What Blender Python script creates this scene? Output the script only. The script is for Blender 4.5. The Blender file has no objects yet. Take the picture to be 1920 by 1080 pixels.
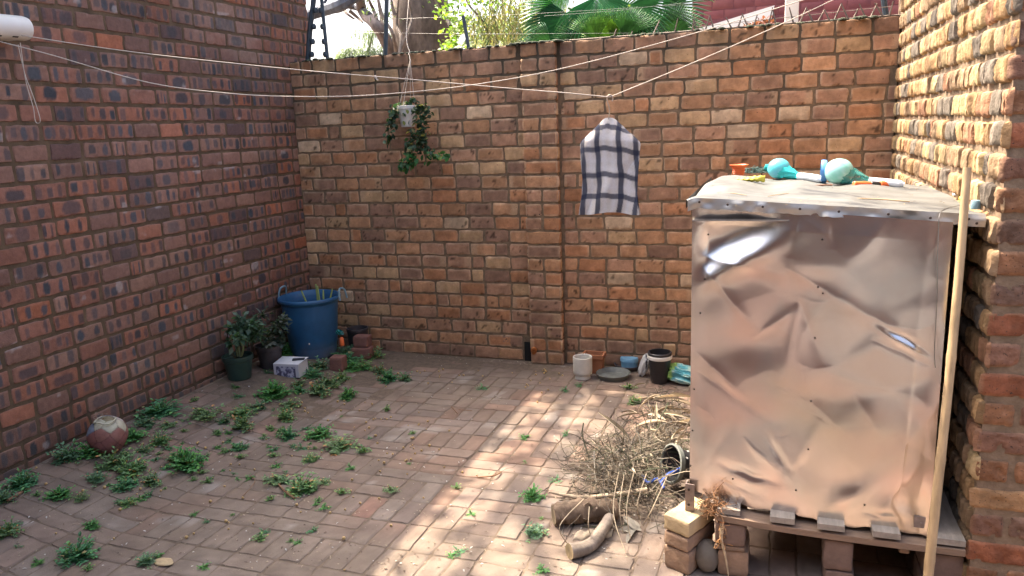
import bpy, math, random
import numpy as np
from mathutils import Vector, Matrix
S = bpy.context.scene
COL = S.collection
rad = math.radians
rnd = random.Random(7)

# ------------------------------------------------------------------ camera
CP = np.array([0.0, -4.76735, 1.55822])
YAW, PIT, ROL, FPX = -0.339464, -0.205147, -0.0398355, 1441.15
cy, sy = math.cos(YAW), math.sin(YAW)
F = np.array([sy*math.cos(PIT), cy*math.cos(PIT), math.sin(PIT)])
R0 = np.array([cy, -sy, 0.0]); U0 = np.cross(R0, F)
RR = math.cos(ROL)*R0 + math.sin(ROL)*U0
UU = -math.sin(ROL)*R0 + math.cos(ROL)*U0
cam = bpy.data.cameras.new('camera'); cam.sensor_width = 36; cam.lens = FPX/1920*36
cam.clip_start = 0.02; cam.clip_end = 500
co = bpy.data.objects.new('camera', cam); COL.objects.link(co); S.camera = co
co.matrix_world = Matrix(((RR[0], UU[0], -F[0], CP[0]), (RR[1], UU[1], -F[1], CP[1]), (RR[2], UU[2], -F[2], CP[2]), (0, 0, 0, 1)))
def ray(x, y): return F + (x-960)/FPX*RR - (y-540)/FPX*UU
def sm(t): t = np.clip(t, 0, 1); return t*t*(3-2*t)
def GH(x, y):            # the paving banks up towards the left wall
    return .10*sm((-2.42-np.asarray(x))/.80)*sm((.15-np.asarray(y))/.8)
def G(x, y, z=0.0):
    d = ray(x, y); zz = z
    for _ in range(12):
        P = CP + (zz-CP[2])/d[2]*d; zz = .5*zz+.5*(z+float(GH(P[0], P[1])))
    return Vector(P)
def WY(x, y, Y):
    d = ray(x, y); return Vector(CP + (Y-CP[1])/d[1]*d)
def WX(x, y, X):
    d = ray(x, y); return Vector(CP + (X-CP[0])/d[0]*d)

# ------------------------------------------------------------------ light
SUNV = Vector((-0.62, 0.22, 1.0)).normalized()       # towards the sun
w = bpy.data.worlds.new('World'); S.world = w; w.use_nodes = True
nt = w.node_tree; bg = nt.nodes['Background']
sky = nt.nodes.new('ShaderNodeTexSky'); sky.sky_type = 'NISHITA'; sky.sun_disc = False
sky.sun_elevation = math.asin(SUNV.z); sky.sun_rotation = math.atan2(SUNV.x, SUNV.y)
sky.air_density = 0.8; sky.dust_density = 8.0; sky.ozone_density = 0.3
nt.links.new(sky.outputs[0], bg.inputs[0]); bg.inputs[1].default_value = 0.15
sl = bpy.data.lights.new('sun', 'SUN'); sl.energy = 2.9; sl.angle = rad(0.53); sl.color = (1.0, 0.85, 0.66)
so = bpy.data.objects.new('sun', sl); COL.objects.link(so)
so.rotation_euler = SUNV.to_track_quat('Z', 'Y').to_euler(); so.location = (-6, 2, 9)
S.view_settings.view_transform = 'Standard'; S.view_settings.look = 'None'
S.view_settings.exposure = 2.32; S.view_settings.gamma = 1.0
S.render.engine = 'CYCLES'
S.cycles.max_bounces = 8; S.cycles.diffuse_bounces = 5; S.cycles.glossy_bounces = 4
S.cycles.sample_clamp_indirect = 6

# ------------------------------------------------------------------ noise
def _h(ix, iy, iz, s):
    n = (ix*374761393 + iy*668265263 + iz*1442695041 + s*1274126177) & 0xffffffff
    n = ((n ^ (n >> 13))*1274126177) & 0xffffffff
    return ((n ^ (n >> 16)) & 0xffff)/65535.0
def vn(p, s=0):
    p = np.asarray(p, float); i = np.floor(p).astype(np.int64); f = p-i; f = f*f*(3-2*f)
    r = 0
    for a in (0, 1):
        for b in (0, 1):
            for c in (0, 1):
                wgt = (f[..., 0] if a else 1-f[..., 0])*(f[..., 1] if b else 1-f[..., 1])*(f[..., 2] if c else 1-f[..., 2])
                r = r + wgt*_h(i[..., 0]+a, i[..., 1]+b, i[..., 2]+c, s)
    return r
def fbm(p, s=0, o=3):
    p = np.asarray(p, float); r = 0; a = .5
    for k in range(o): r = r + a*vn(p*(2**k), s+k); a *= .5
    return r/(1-.5**o)

# ------------------------------------------------------------------ materials
def mat(name, col=None, rough=.8, metal=0.0, nscale=12, namt=.25, bump=.2, bscale=60, spec=None, trans=0.0, coords='Object', sss=0.0, speck=None, extra=None, stretch=None):
    m = bpy.data.materials.new(name); m.use_nodes = True
    t = m.node_tree; N = t.nodes; L = t.links; b = N['Principled BSDF']
    tc = N.new('ShaderNodeTexCoord'); src = tc.outputs[coords]
    if stretch:
        mp = N.new('ShaderNodeMapping'); mp.inputs['Scale'].default_value = stretch; L.new(src, mp.inputs[0]); src = mp.outputs[0]
    n = N.new('ShaderNodeTexNoise'); n.inputs['Scale'].default_value = nscale; n.inputs['Detail'].default_value = 6; n.inputs['Roughness'].default_value = .62
    L.new(src, n.inputs['Vector'])
    mr = N.new('ShaderNodeMapRange'); mr.inputs[1].default_value = .25; mr.inputs[2].default_value = .75
    mr.inputs[3].default_value = 1-namt; mr.inputs[4].default_value = 1+namt; L.new(n.outputs[0], mr.inputs[0])
    mx = N.new('ShaderNodeMix'); mx.data_type = 'RGBA'; mx.blend_type = 'MULTIPLY'; mx.inputs[0].default_value = 1
    if col is None:
        a = N.new('ShaderNodeAttribute'); a.attribute_name = 'Col'; L.new(a.outputs[0], mx.inputs[6])
    else: mx.inputs[6].default_value = (*col, 1)
    L.new(mr.outputs[0], mx.inputs[7])
    out = mx.outputs[2]
    if speck:
        sc, thr, sc_col = speck
        v = N.new('ShaderNodeTexNoise'); v.inputs['Scale'].default_value = sc; v.inputs['Detail'].default_value = 2; L.new(src, v.inputs['Vector'])
        r2 = N.new('ShaderNodeMapRange'); r2.inputs[1].default_value = thr; r2.inputs[2].default_value = thr+.05; L.new(v.outputs[0], r2.inputs[0])
        m2 = N.new('ShaderNodeMix'); m2.data_type = 'RGBA'; m2.inputs[7].default_value = (*sc_col, 1)
        L.new(r2.outputs[0], m2.inputs[0]); L.new(out, m2.inputs[6]); out = m2.outputs[2]
    if extra: out = extra(N, L, src, out)
    L.new(out, b.inputs['Base Color'])
    b.inputs['Roughness'].default_value = rough; b.inputs['Metallic'].default_value = metal
    if spec is not None: b.inputs['Specular IOR Level'].default_value = spec
    if trans: b.inputs['Transmission Weight'].default_value = trans
    if sss:
        b.inputs['Subsurface Weight'].default_value = sss; b.inputs['Subsurface Radius'].default_value = (.01, .01, .01)
    if bump:
        n3 = N.new('ShaderNodeTexNoise'); n3.inputs['Scale'].default_value = bscale; n3.inputs['Detail'].default_value = 5; L.new(src, n3.inputs['Vector'])
        bp = N.new('ShaderNodeBump'); bp.inputs['Strength'].default_value = bump; bp.inputs['Distance'].default_value = .004
        L.new(n3.outputs[0], bp.inputs['Height']); L.new(bp.outputs[0], b.inputs['Normal'])
    m.diffuse_color = (*(col or (.3, .2, .15)), 1)
    return m
def leafmat(name, rough=.5, tr=.35):
    m = mat(name, None, rough, 0, 30, .25, 0)
    t = m.node_tree; N = t.nodes; L = t.links; b = N['Principled BSDF']
    tl = N.new('ShaderNodeBsdfTranslucent'); ad = N.new('ShaderNodeMixShader'); ad.inputs[0].default_value = tr
    a = N.new('ShaderNodeAttribute'); a.attribute_name = 'Col'; g = N.new('ShaderNodeMix'); g.data_type = 'RGBA'; g.blend_type = 'MULTIPLY'
    g.inputs[0].default_value = 1; g.inputs[7].default_value = (1.5, 1.7, .7, 1); L.new(a.outputs[0], g.inputs[6]); L.new(g.outputs[2], tl.inputs[0])
    L.new(b.outputs[0], ad.inputs[1]); L.new(tl.outputs[0], ad.inputs[2]); L.new(ad.outputs[0], N['Material Output'].inputs[0])
    return m
def zstain(z0, z1, dark, amt, sc=2.5, vs=(1, 1, .25)):
    """dirt and mould that has grown on the top of the wall, streaking down"""
    def f(N, L, src, out):
        sp = N.new('ShaderNodeSeparateXYZ'); L.new(src, sp.inputs[0])
        mp = N.new('ShaderNodeMapping'); mp.inputs['Scale'].default_value = vs; L.new(src, mp.inputs[0])
        n = N.new('ShaderNodeTexNoise'); n.inputs['Scale'].default_value = sc*3; n.inputs['Detail'].default_value = 5; L.new(mp.outputs[0], n.inputs['Vector'])
        r = N.new('ShaderNodeMapRange'); r.inputs[1].default_value = z0; r.inputs[2].default_value = z1; L.new(sp.outputs[2], r.inputs[0])
        ad = N.new('ShaderNodeMath'); ad.operation = 'MULTIPLY_ADD'; ad.inputs[1].default_value = 1.6; L.new(n.outputs[0], ad.inputs[0])
        sb = N.new('ShaderNodeMath'); sb.operation = 'SUBTRACT'; sb.inputs[1].default_value = 1.25; L.new(r.outputs[0], sb.inputs[0]); L.new(sb.outputs[0], ad.inputs[2])
        cl = N.new('ShaderNodeMath'); cl.operation = 'MULTIPLY'; cl.use_clamp = True; cl.inputs[1].default_value = amt; L.new(ad.outputs[0], cl.inputs[0])
        m = N.new('ShaderNodeMix'); m.data_type = 'RGBA'; m.inputs[7].default_value = (*dark, 1); L.new(cl.outputs[0], m.inputs[0]); L.new(out, m.inputs[6])
        return m.outputs[2]
    return f
M = {}
M['back_brick'] = mat('back_brick', None, .85, 0, 45, .2, .5, 130, spec=.25, speck=(75, .70, (.05, .035, .03)), extra=zstain(1.45, 2.25, (.045, .045, .04), .9))
M['back_mortar'] = mat('back_mortar', (.19, .135, .088), .95, 0, 25, .4, .7, 120, spec=.1, extra=zstain(1.15, 2.1, (.040, .040, .034), 1.2))
M['left_brick'] = mat('left_brick', None, .75, 0, 50, .2, .45, 150, spec=.3, extra=zstain(.75, .0, (.085, .062, .048), .85, 1.6, (1, 1, 1)))
M['left_mortar'] = mat('left_mortar', (.12, .085, .056), .95, 0, 9, .45, .7, 120, spec=.1, extra=zstain(.75, .0, (.06, .048, .036), .85, 1.6, (1, 1, 1)))
M['right_brick'] = mat('right_brick', None, .9, 0, 60, .25, .8, 140, spec=.2)
M['right_end_brick'] = mat('right_end_brick', None, .88, 0, 40, .3, .8, 120, spec=.2, speck=(150, .66, (.05, .035, .03)))
M['right_mortar'] = mat('right_mortar', (.20, .145, .10), .95, 0, 25, .35, .8, 110, spec=.1)
M['paver'] = mat('paver', None, .9, 0, 8, .22, .35, 160, spec=.15)
M['sand'] = mat('sand', (.150, .115, .088), 1, 0, 30, .3, .8, 200, spec=.1)
M['soil'] = mat('soil', (.16, .12, .08), 1, 0, 3, .3, .6, 40)
M['leaf'] = leafmat('leaf')
M['veg'] = leafmat('weed_leaf', .55, .25)
M['palm'] = leafmat('palm_leaf', .35, .3)
M['bark'] = mat('bark', None, .95, 0, 14, .55, 1.0, 60, stretch=(1, 1, .5))
M['dry'] = mat('dry_stem', None, .85, 0, 20, .25, .3, 80)
def patina_reflections(N, L, src, out):  # oxide mottling plus tints painted in for reflected surroundings
    cur = out
    for sc, th, colr, am in ((2.4, .50, (.80, .60, .55), .7), (3.1, .56, (.55, .58, .60), .8), (1.7, .55, (.72, .67, .54), .7), (9, .60, (.50, .47, .45), .4)):
        mp = N.new('ShaderNodeMapping'); mp.inputs['Location'].default_value = (sc*3, th*9, sc); L.new(src, mp.inputs[0])
        n = N.new('ShaderNodeTexNoise'); n.inputs['Scale'].default_value = sc; n.inputs['Detail'].default_value = 3; n.inputs['Distortion'].default_value = .8; L.new(mp.outputs[0], n.inputs['Vector'])
        r = N.new('ShaderNodeMapRange'); r.inputs[1].default_value = th-.07; r.inputs[2].default_value = th+.12; r.inputs[4].default_value = am; L.new(n.outputs[0], r.inputs[0])
        m = N.new('ShaderNodeMix'); m.data_type = 'RGBA'; m.inputs[7].default_value = (*colr, 1); L.new(r.outputs[0], m.inputs[0]); L.new(cur, m.inputs[6]); cur = m.outputs[2]
    return cur
M['metal'] = mat('crumpled_metal', (.70, .68, .67), .26, 1.0, 2.2, .08, .10, 14, extra=patina_reflections)
M['roofmetal'] = mat('roof_metal', (.118, .120, .112), .62, .3, 5, .4, .5, 22, stretch=(1, 4, 1))
M['flange'] = mat('lightened_flange_metal', (.40, .39, .37), .48, .6, 8, .2, .4, 40)  # roof metal made lighter here because the flange stands in shade
M['iron'] = mat('angle_iron', (.25, .2, .18), .6, .6, 30, .4, .3, 90)
M['nail'] = mat('nail', (.05, .035, .03), .6, .5, 20, .3, 0)
M['wood'] = mat('grey_wood', (.27, .235, .20), .85, 0, 8, .28, .5, 50, stretch=(7, 1, 7))
M['woodx'] = mat('brown_wood', (.20, .135, .095), .85, 0, 8, .28, .5, 50, stretch=(1, 7, 7))
M['bamboo'] = mat('bamboo', (.42, .30, .17), .5, 0, 6, .4, .15, 60, stretch=(6, 6, 1))
M['blue'] = mat('blue_plastic', (.022, .10, .22), .45, 0, 7, .22, .08, 80, extra=zstain(.22, .0, (.13, .11, .09), .8, 3, (1, 1, .6)))
M['bluegrey'] = mat('faded_blue_handle', (.17, .27, .32), .5, 0, 9, .2, .05)
M['greenpot'] = mat('green_plastic', (.025, .055, .045), .45, 0, 8, .25, .1)
M['blackpl'] = mat('black_plastic', (.022, .022, .026), .4, 0, 8, .3, .08)
M['darkpot'] = mat('dark_pot', (.05, .042, .045), .6, 0, 8, .3, .1)
M['white'] = mat('white_plastic', (.66, .64, .60), .45, 0, 8, .09, .05)
M['whitec'] = mat('white_ceramic', (.60, .58, .53), .5, 0, 14, .14, .1)
M['terra'] = mat('terracotta', (.33, .13, .06), .8, 0, 14, .25, .3)
M['grey'] = mat('grey_plastic', (.13, .14, .13), .7, 0, 14, .3, .2)
M['ltblue'] = mat('light_blue_plastic', (.16, .34, .50), .4, 0, 10, .1, .05)
M['rope'] = mat('white_cord', (.50, .44, .38), .8, 0, 60, .15, .2, 300)
M['hook'] = mat('hanger_wire', (.42, .34, .27), .4, .6, 30, .2, 0)
M['fabric'] = mat('woven_fabric', None, .9, 0, 160, .10, .5, 500, spec=.15)
M['ball'] = mat('ball_skin', None, .75, 0, 30, .2, .3, 90)
M['teal'] = mat('teal_plastic', None, .3, 0, 9, .14, .12, 30)
M['film'] = mat('teal_film', (.10, .52, .50), .12, 0, 9, .2, .5, 25, trans=.75)
M['orange'] = mat('orange_plastic', (.80, .16, .045), .4, 0, 9, .12, .05)
M['yellow'] = mat('yellow_rubber', (.55, .50, .07), .6, 0, 20, .2, .3)
M['foil'] = mat('foil_bag', None, .28, .3, 20, .15, .4, 30)
M['bag'] = mat('plastic_bag', None, .35, 0, 12, .15, .4, 30)
M['cream'] = mat('old_brick', (.42, .32, .19), .9, 0, 18, .25, .6, 100)
M['oldbrick'] = mat('brown_brick', (.26, .17, .115), .9, 0, 18, .3, .6, 100)
M['redbrick'] = mat('dark_red_brick', (.20, .09, .07), .9, 0, 18, .3, .6, 100)
M['dullbrick'] = mat('dull_brick', (.15, .10, .08), .9, 0, 18, .3, .6, 100)  # dark brick colour used for most blocks under the pallet
M['stone'] = mat('stone', (.13, .11, .09), .8, 0, 10, .3, .4, 50)
M['box'] = mat('printed_card', None, .6, 0, 30, .06, .05)
M['berry'] = mat('berry', (.46, .31, .13), .5, 0, 60, .3, 0)
M['pinkwall'] = mat('painted_brick', None, .8, 0, 10, .12, .2)
M['plaster'] = mat('white_plaster', (.84, .80, .72), .85, 0, 6, .12, .2)
M['blueline'] = mat('blue_cord', (.02, .07, .36), .5, 0, 30, .2, 0)
M['dark'] = mat('dark_metal', (.05, .07, .09), .6, .3, 20, .3, 0)
M['spike'] = mat('weathered_spike', (.16, .13, .11), .7, .5, 30, .3, 0)
M['wire'] = mat('fence_wire', (.16, .16, .16), .4, .7, 30, .1, 0)
M['copper'] = mat('rusty_cap', (.45, .16, .05), .35, .4, 40, .3, .1)
M['rear_reflector_slab'] = mat('rear_slab_grey', (.30, .28, .27), .7, 0, 5, .2, .2)
M['opening'] = mat('dark_hole', (.01, .01, .01), 1, 0, 30, .2, 0)
M['net'] = mat('dark_green_net', (.05, .11, .10), .8, 0, 60, .4, .5)

# ------------------------------------------------------------------ mesh helpers
class MB:
    def __init__(s): s.v = []; s.f = []; s.c = []; s.n = 0
    def add(s, v, f, c=(.5, .5, .5)):
        v = np.asarray(v, float).reshape(-1, 3); s.v.append(v); k = s.n
        s.f += [tuple(int(i)+k for i in q) for q in f]
        c = np.asarray(c, float)
        s.c.append(np.tile(c, (len(v), 1)) if c.ndim == 1 else c); s.n += len(v); return s
    def box(s, lo, hi, c=(.5, .5, .5), rot=None, piv=None, bev=0):
        lo = np.array(lo, float); hi = np.array(hi, float)
        if bev:
            v = []
            b = bev
            for (z, i) in ((lo[2], b), (lo[2]+b, 0), (hi[2]-b, 0), (hi[2], b)):
                x0, x1, y0, y1 = lo[0]+i, hi[0]-i, lo[1]+i, hi[1]-i
                e = b if i == 0 else b*.6
                v += [(x0+e, y0, z), (x1-e, y0, z), (x1, y0+e, z), (x1, y1-e, z), (x1-e, y1, z), (x0+e, y1, z), (x0, y1-e, z), (x0, y0+e, z)]
            f = [tuple(range(7, -1, -1)), tuple(range(24, 32))]
            for k in range(3):
                for j in range(8): f.append((k*8+j, k*8+(j+1) % 8, k*8+8+(j+1) % 8, k*8+8+j))
        else:
            v = [(lo[0], lo[1], lo[2]), (hi[0], lo[1], lo[2]), (hi[0], hi[1], lo[2]), (lo[0], hi[1], lo[2]), (lo[0], lo[1], hi[2]), (hi[0], lo[1], hi[2]), (hi[0], hi[1], hi[2]), (lo[0], hi[1], hi[2])]
            f = [(3, 2, 1, 0), (4, 5, 6, 7), (0, 1, 5, 4), (1, 2, 6, 5), (2, 3, 7, 6), (3, 0, 4, 7)]
        v = np.array(v)
        if rot is not None:
            pv = np.array(piv if piv is not None else (lo+hi)/2); v = (v-pv) @ np.array(rot.to_matrix() if hasattr(rot, 'to_matrix') else rot).T + pv
        return s.add(v, f, c)
    def tube(s, pts, r, c=(.5, .5, .5), seg=8, cap=True, cfn=None):
        P = [Vector(p) for p in pts]; n = len(P)
        rs = r if hasattr(r, '__len__') else [r]*n
        v = []; f = []; cc = []
        up = Vector((0, 0, 1)); t0 = (P[1]-P[0]).normalized()
        if abs(t0.dot(up)) > .95: up = Vector((1, 0, 0))
        for i in range(n):
            t = (P[min(i+1, n-1)]-P[max(i-1, 0)]).normalized()
            a = up - t*up.dot(t)
            if a.length < 1e-5: a = t.orthogonal()
            a.normalize(); up = a; b = t.cross(a)
            for k in range(seg):
                th = 2*math.pi*k/seg; v.append(P[i] + (a*math.cos(th)+b*math.sin(th))*rs[i]); cc.append(cfn(i, k) if cfn else c)
        for i in range(n-1):
            for k in range(seg): f.append((i*seg+k, i*seg+(k+1) % seg, (i+1)*seg+(k+1) % seg, (i+1)*seg+k))
        if cap: f += [tuple(range(seg-1, -1, -1)), tuple((n-1)*seg+k for k in range(seg))]
        return s.add([tuple(q) for q in v], f, np.array(cc, float))
    def lathe(s, prof, cen=(0, 0, 0), c=(.5, .5, .5), seg=32, axis=None, wob=0, cfn=None):
        q = Vector(axis).to_track_quat('Z', 'Y') if axis else None
        v = []; cc = []
        for j, (r, z) in enumerate(prof):
            for k in range(seg):
                th = 2*math.pi*k/seg; rr = r*(1+wob*math.sin(3*th+j))
                p = Vector((rr*math.cos(th), rr*math.sin(th), z))
                if q: p = q @ p
                v.append((p.x+cen[0], p.y+cen[1], p.z+cen[2])); cc.append(cfn(j, k) if cfn else c)
        f = []
        for j in range(len(prof)-1):
            for k in range(seg): f.append((j*seg+k, j*seg+(k+1) % seg, (j+1)*seg+(k+1) % seg, (j+1)*seg+k))
        return s.add(v, f, np.array(cc, float))
    def build(s, name, m, parent=None, smooth=True, loc=None):
        v = np.concatenate(s.v); c = np.concatenate(s.c)
        if parent is not None:
            off = np.zeros(3); pp = parent
            while pp is not None: off = off+np.array(pp.location); pp = pp.parent
        elif loc is not None: off = np.array(loc, float)
        else: off = np.array((0., 0., 0.))
        v = v-off
        me = bpy.data.meshes.new(name); me.from_pydata(v.tolist(), [], s.f)
        a = me.color_attributes.new('Col', 'FLOAT_COLOR', 'POINT')
        a.data.foreach_set('color', np.concatenate([c, np.ones((len(c), 1))], 1).ravel())
        if smooth:
            me.polygons.foreach_set('use_smooth', [True]*len(me.polygons))
            try: me.set_sharp_from_angle(angle=rad(40 if smooth is True else smooth))
            except Exception: pass
        me.materials.append(m); me.update()
        o = bpy.data.objects.new(name, me); COL.objects.link(o)
        if parent is not None: o.parent = parent
        else: o.location = off
        return o
def tag(o, label=None, cat=None, group=None, kind=None):
    if label: o['label'] = label
    if cat: o['category'] = cat
    if group: o['group'] = group
    if kind: o['kind'] = kind
    return o
def thing(name, label, cat, loc=(0, 0, 0), group=None):
    o = bpy.data.objects.new(name, None); o.empty_display_size = .1; COL.objects.link(o); o.location = loc
    return tag(o, label, cat, group)
def smooth_path(pts, n=6):
    P = [np.array(p, float) for p in pts]; out = []
    for i in range(len(P)-1):
        p0 = P[max(i-1, 0)]; p1 = P[i]; p2 = P[i+1]; p3 = P[min(i+2, len(P)-1)]
        for k in range(n):
            t = k/n; out.append(tuple(.5*((2*p1)+(-p0+p2)*t+(2*p0-5*p1+4*p2-p3)*t*t+(-p0+3*p1-3*p2+p3)*t**3)))
    out.append(tuple(P[-1])); return out
def leaf_tpl(n=4, fold=.2, curl=.25):
    """leaf of unit length along +x, width 1 across y; returns verts, faces"""
    v = []; 
    for i in range(n+1):
        t = i/n; wd = .5*math.sin(math.pi*min(1, t*.92+.06))**.8; z = -curl*t*t
        v += [(t, -wd, z+fold*wd), (t, 0, z), (t, wd, z+fold*wd)]
    f = []
    for i in range(n):
        for k in (0, 1): f.append((i*3+k, i*3+k+1, i*3+k+4, i*3+k+3))
    return np.array(v), f
LT2 = leaf_tpl(2); LT3 = leaf_tpl(3); LT4 = leaf_tpl(5, .15, .35)
def put_leaf(mb, tpl, p, d, L, W, c, roll=0):
    d = Vector(d).normalized(); up = Vector((0, 0, 1))
    if abs(d.z) > .95: up = Vector((1, 0, 0))
    y = up.cross(d).normalized(); z = d.cross(y)
    if roll: y, z = y*math.cos(roll)+z*math.sin(roll), z*math.cos(roll)-y*math.sin(roll)
    A = np.array([d*L, y*W, z*L]); mb.add(tpl[0] @ A + np.array(p), tpl[1], c)

# ------------------------------------------------------------------ walls of real bricks
def brick_field(mb, O, U, V, Nn, rects, colfn, relief, nu=14, nv=7, edge=.005, drop=.012, jit=.0015, seed=1, corner=.5):
    O, U, V, Nn = (np.array(q, float) for q in (O, U, V, Nn)); rects = np.array(rects, float); nb = len(rects)
    rg = np.random.RandomState(seed)
    a = np.linspace(0, 1, nu-2); b = np.linspace(0, 1, nv-2)
    u0, u1, v0, v1 = rects.T
    e = edge
    su = np.concatenate([u0[:, None], (u0+e)[:, None]+(u1-u0-2*e)[:, None]*a, u1[:, None]], 1)
    sv = np.concatenate([v0[:, None], (v0+e)[:, None]+(v1-v0-2*e)[:, None]*b, v1[:, None]], 1)
    UUg = np.repeat(su[:, None, :], nv, 1); VVg = np.repeat(sv[:, :, None], nu, 2)
    cu = (u0+u1)[:, None, None]/2; cv = (v0+v1)[:, None, None]/2
    ang = rg.normal(0, .008, nb)[:, None, None]; 
    du = UUg-cu; dv = VVg-cv
    UUg = cu+du-ang*dv + rg.normal(0, jit, nb)[:, None, None]; VVg = cv+dv+ang*du + rg.normal(0, jit*.7, nb)[:, None, None]
    # irregular outline
    q = np.stack([UUg*28, VVg*28, np.zeros_like(UUg)+seed], -1)
    ex = np.abs(du)/((u1-u0)[:, None, None]/2); ey = np.abs(dv)/((v1-v0)[:, None, None]/2)
    UUg = UUg + (vn(q, seed)-.5)*.009*ex**3; VVg = VVg + (vn(q+9, seed+1)-.5)*.008*ey**3
    # rounded corners
    cr = np.clip(ex+ey-1.75, 0, .25)/.25*corner
    UUg -= np.sign(du)*cr*.006; VVg -= np.sign(dv)*cr*.006
    rim = np.zeros((nv, nu)); rim[0, :] = rim[-1, :] = 1; rim[:, 0] = rim[:, -1] = 1
    Nd = -drop*rim[None]*np.ones((nb, 1, 1))
    r2 = np.zeros((nv, nu)); r2[1, :] = r2[-2, :] = 1; r2[:, 1] = r2[:, -2] = 1; r2 *= (1-rim)
    Nd = Nd - .0012*r2[None]
    st = (np.clip((UUg-u0[:, None, None])/(u1-u0)[:, None, None], 0, 1), np.clip((VVg-v0[:, None, None])/(v1-v0)[:, None, None], 0, 1))
    Nd = Nd + relief(UUg, VVg, st[0], st[1], rg, nb)*(1-rim[None]) + rg.normal(0, .0009, nb)[:, None, None]
    P = O + UUg[..., None]*U + VVg[..., None]*V + Nd[..., None]*Nn
    C = colfn(UUg, VVg, st[0], st[1], rg, nb, rects)
    idx = np.arange(nu*nv).reshape(nv, nu)
    f = np.stack([idx[:-1, :-1], idx[:-1, 1:], idx[1:, 1:], idx[1:, :-1]], -1).reshape(-1, 4)
    if np.dot(np.cross(U, V), Nn) < 0: f = f[:, ::-1]
    allf = (f[None]+(np.arange(nb)*nu*nv)[:, None, None]).reshape(-1, 4)+mb.n
    mb.v.append(P.reshape(-1, 3)); mb.c.append(np.clip(C.reshape(-1, 3), 0.004, 1)); mb.f += [tuple(x) for x in allf.tolist()]; mb.n += nb*nu*nv
def courses(u0, u1, v0, nrow, pitch, h, joint, rg, wob=.002, off=.5, half=.1, clip=None):
    out = []
    for r in range(nrow):
        u = u0 - (pitch*off if r % 2 else 0) + rg.uniform(-.012, .012)
        while u < u1:
            L = pitch if rg.random() > half else pitch*.5
            L2 = L + rg.uniform(-.005, .005)
            a, b = max(u+joint/2, u0), min(u+L2-joint/2, u1)
            if b-a > .03: out.append((a, b, v0+r*h+joint/2, v0+(r+1)*h-joint/2))
            u += L2
    return out
def pal(rg, nb, cols, wts):
    cols = np.array(cols); i = rg.choice(len(cols), nb, p=np.array(wts)/sum(wts)); c = cols[i]*rg.uniform(.86, 1.14, (nb, 1)); return c[:, None, None, :]
CH = .09; PITCH = .185; WH = 23*CH
XL, XR = -3.266, .582

# back wall
bw = thing('brick_wall', 'tan and orange brick boundary wall across the back with a blackened mossy top', 'wall', (XL, 0, 0))
def col_back(u, v, s, t, rg, nb, rc):
    c = pal(rg, nb, [(.40, .215, .115), (.35, .195, .12), (.45, .285, .155), (.26, .15, .10), (.38, .18, .09), (.48, .34, .22)], [5, 5, 2.2, 3.4, 3, .8])
    c = np.broadcast_to(c, u.shape+(3,)).copy()
    e = np.minimum(np.minimum(s, 1-s)*2.2, np.minimum(t, 1-t)*1.1); edge = np.clip(1-e/.16, 0, 1)
    edge = edge*(rg.random(nb)[:, None, None] < .75)*rg.uniform(.25, .75, nb)[:, None, None]
    c += edge[..., None]*(np.array((.47, .33, .22))-c)
    q = np.stack([u*22, v*22, u*0], -1); n = fbm(q, 3)
    c *= (1+.75*(n-.5))[..., None]
    # end patches of lighter clay, and burnt blotches
    k = (rg.random(nb) < .16)[:, None, None]; sd = (rg.random(nb) < .5)[:, None, None]
    m = np.clip((np.where(sd, s, 1-s)-.72)/.06, 0, 1)*k; c += m[..., None]*(np.array((.46, .31, .19))-c)*.6
    b = np.clip((fbm(np.stack([u*40, v*40, u*0+4], -1), 11)-.70)/.06, 0, 1)*(rg.random(nb) < .4)[:, None, None]
    c *= (1-.72*b)[..., None]
    return c
rel_back = lambda u, v, s, t, rg, nb: (fbm(np.stack([u*35, v*35, u*0], -1), 5)-.5)*.004
rg = np.random.RandomState(3)
PX0, PX1 = 1.715, 1.940   # pier, measured along the wall from XL
LW = XR-XL
rects = [r for r in courses(0, LW, 0, 23, PITCH, CH, .0105, rg)]
rr_ = []
for a, b, c0, c1 in rects:
    if a < PX0 < b: 
        if PX0-a > .04: rr_.append((a, PX0-.004, c0, c1))
        if b > PX1+.04: rr_.append((PX1+.012, b, c0, c1))
    elif a < PX1 < b:
        if b-PX1 > .04: rr_.append((PX1+.012, b, c0, c1))
    elif PX0 <= a and b <= PX1: pass
    else: rr_.append((a, b, c0, c1))
# the drain gap beside the foot of the pier
rr_ = [q for q in rr_ if not (q[0] < 1.70 and q[1] > 1.62 and q[2] < .17)] + [(1.46, 1.645, .0065, .0835), (1.49, 1.645, .0965, .1735)]
mb = MB(); brick_field(mb, (XL, 0, 0), (1, 0, 0), (0, 0, 1), (0, -1, 0), rr_, col_back, rel_back, 16, 8, seed=5, drop=.0085, jit=.0016, edge=.0035)
mb.build('brick_face', M['back_brick'], bw, smooth=55)
mb = MB(); mb.box((XL, .0052, -.2), (XR, .21, WH-.004)); 
mb.build('mortar', M['back_mortar'], bw)
pr_ = []
for r in range(23):
    v0, v1 = r*CH+.0065, (r+1)*CH-.0065
    if (r*7+3) % 5 in (0, 2, 3): pr_ += [(PX0, PX0+.107, v0, v1), (PX0+.118, PX1, v0, v1)]
    else: pr_ += [(PX0, PX1, v0, v1)]
mb = MB(); brick_field(mb, (XL, -.052, 0), (1, 0, 0), (0, 0, 1), (0, -1, 0), pr_, col_back, rel_back, 16, 8, seed=9, drop=.0085, edge=.0035)
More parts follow.
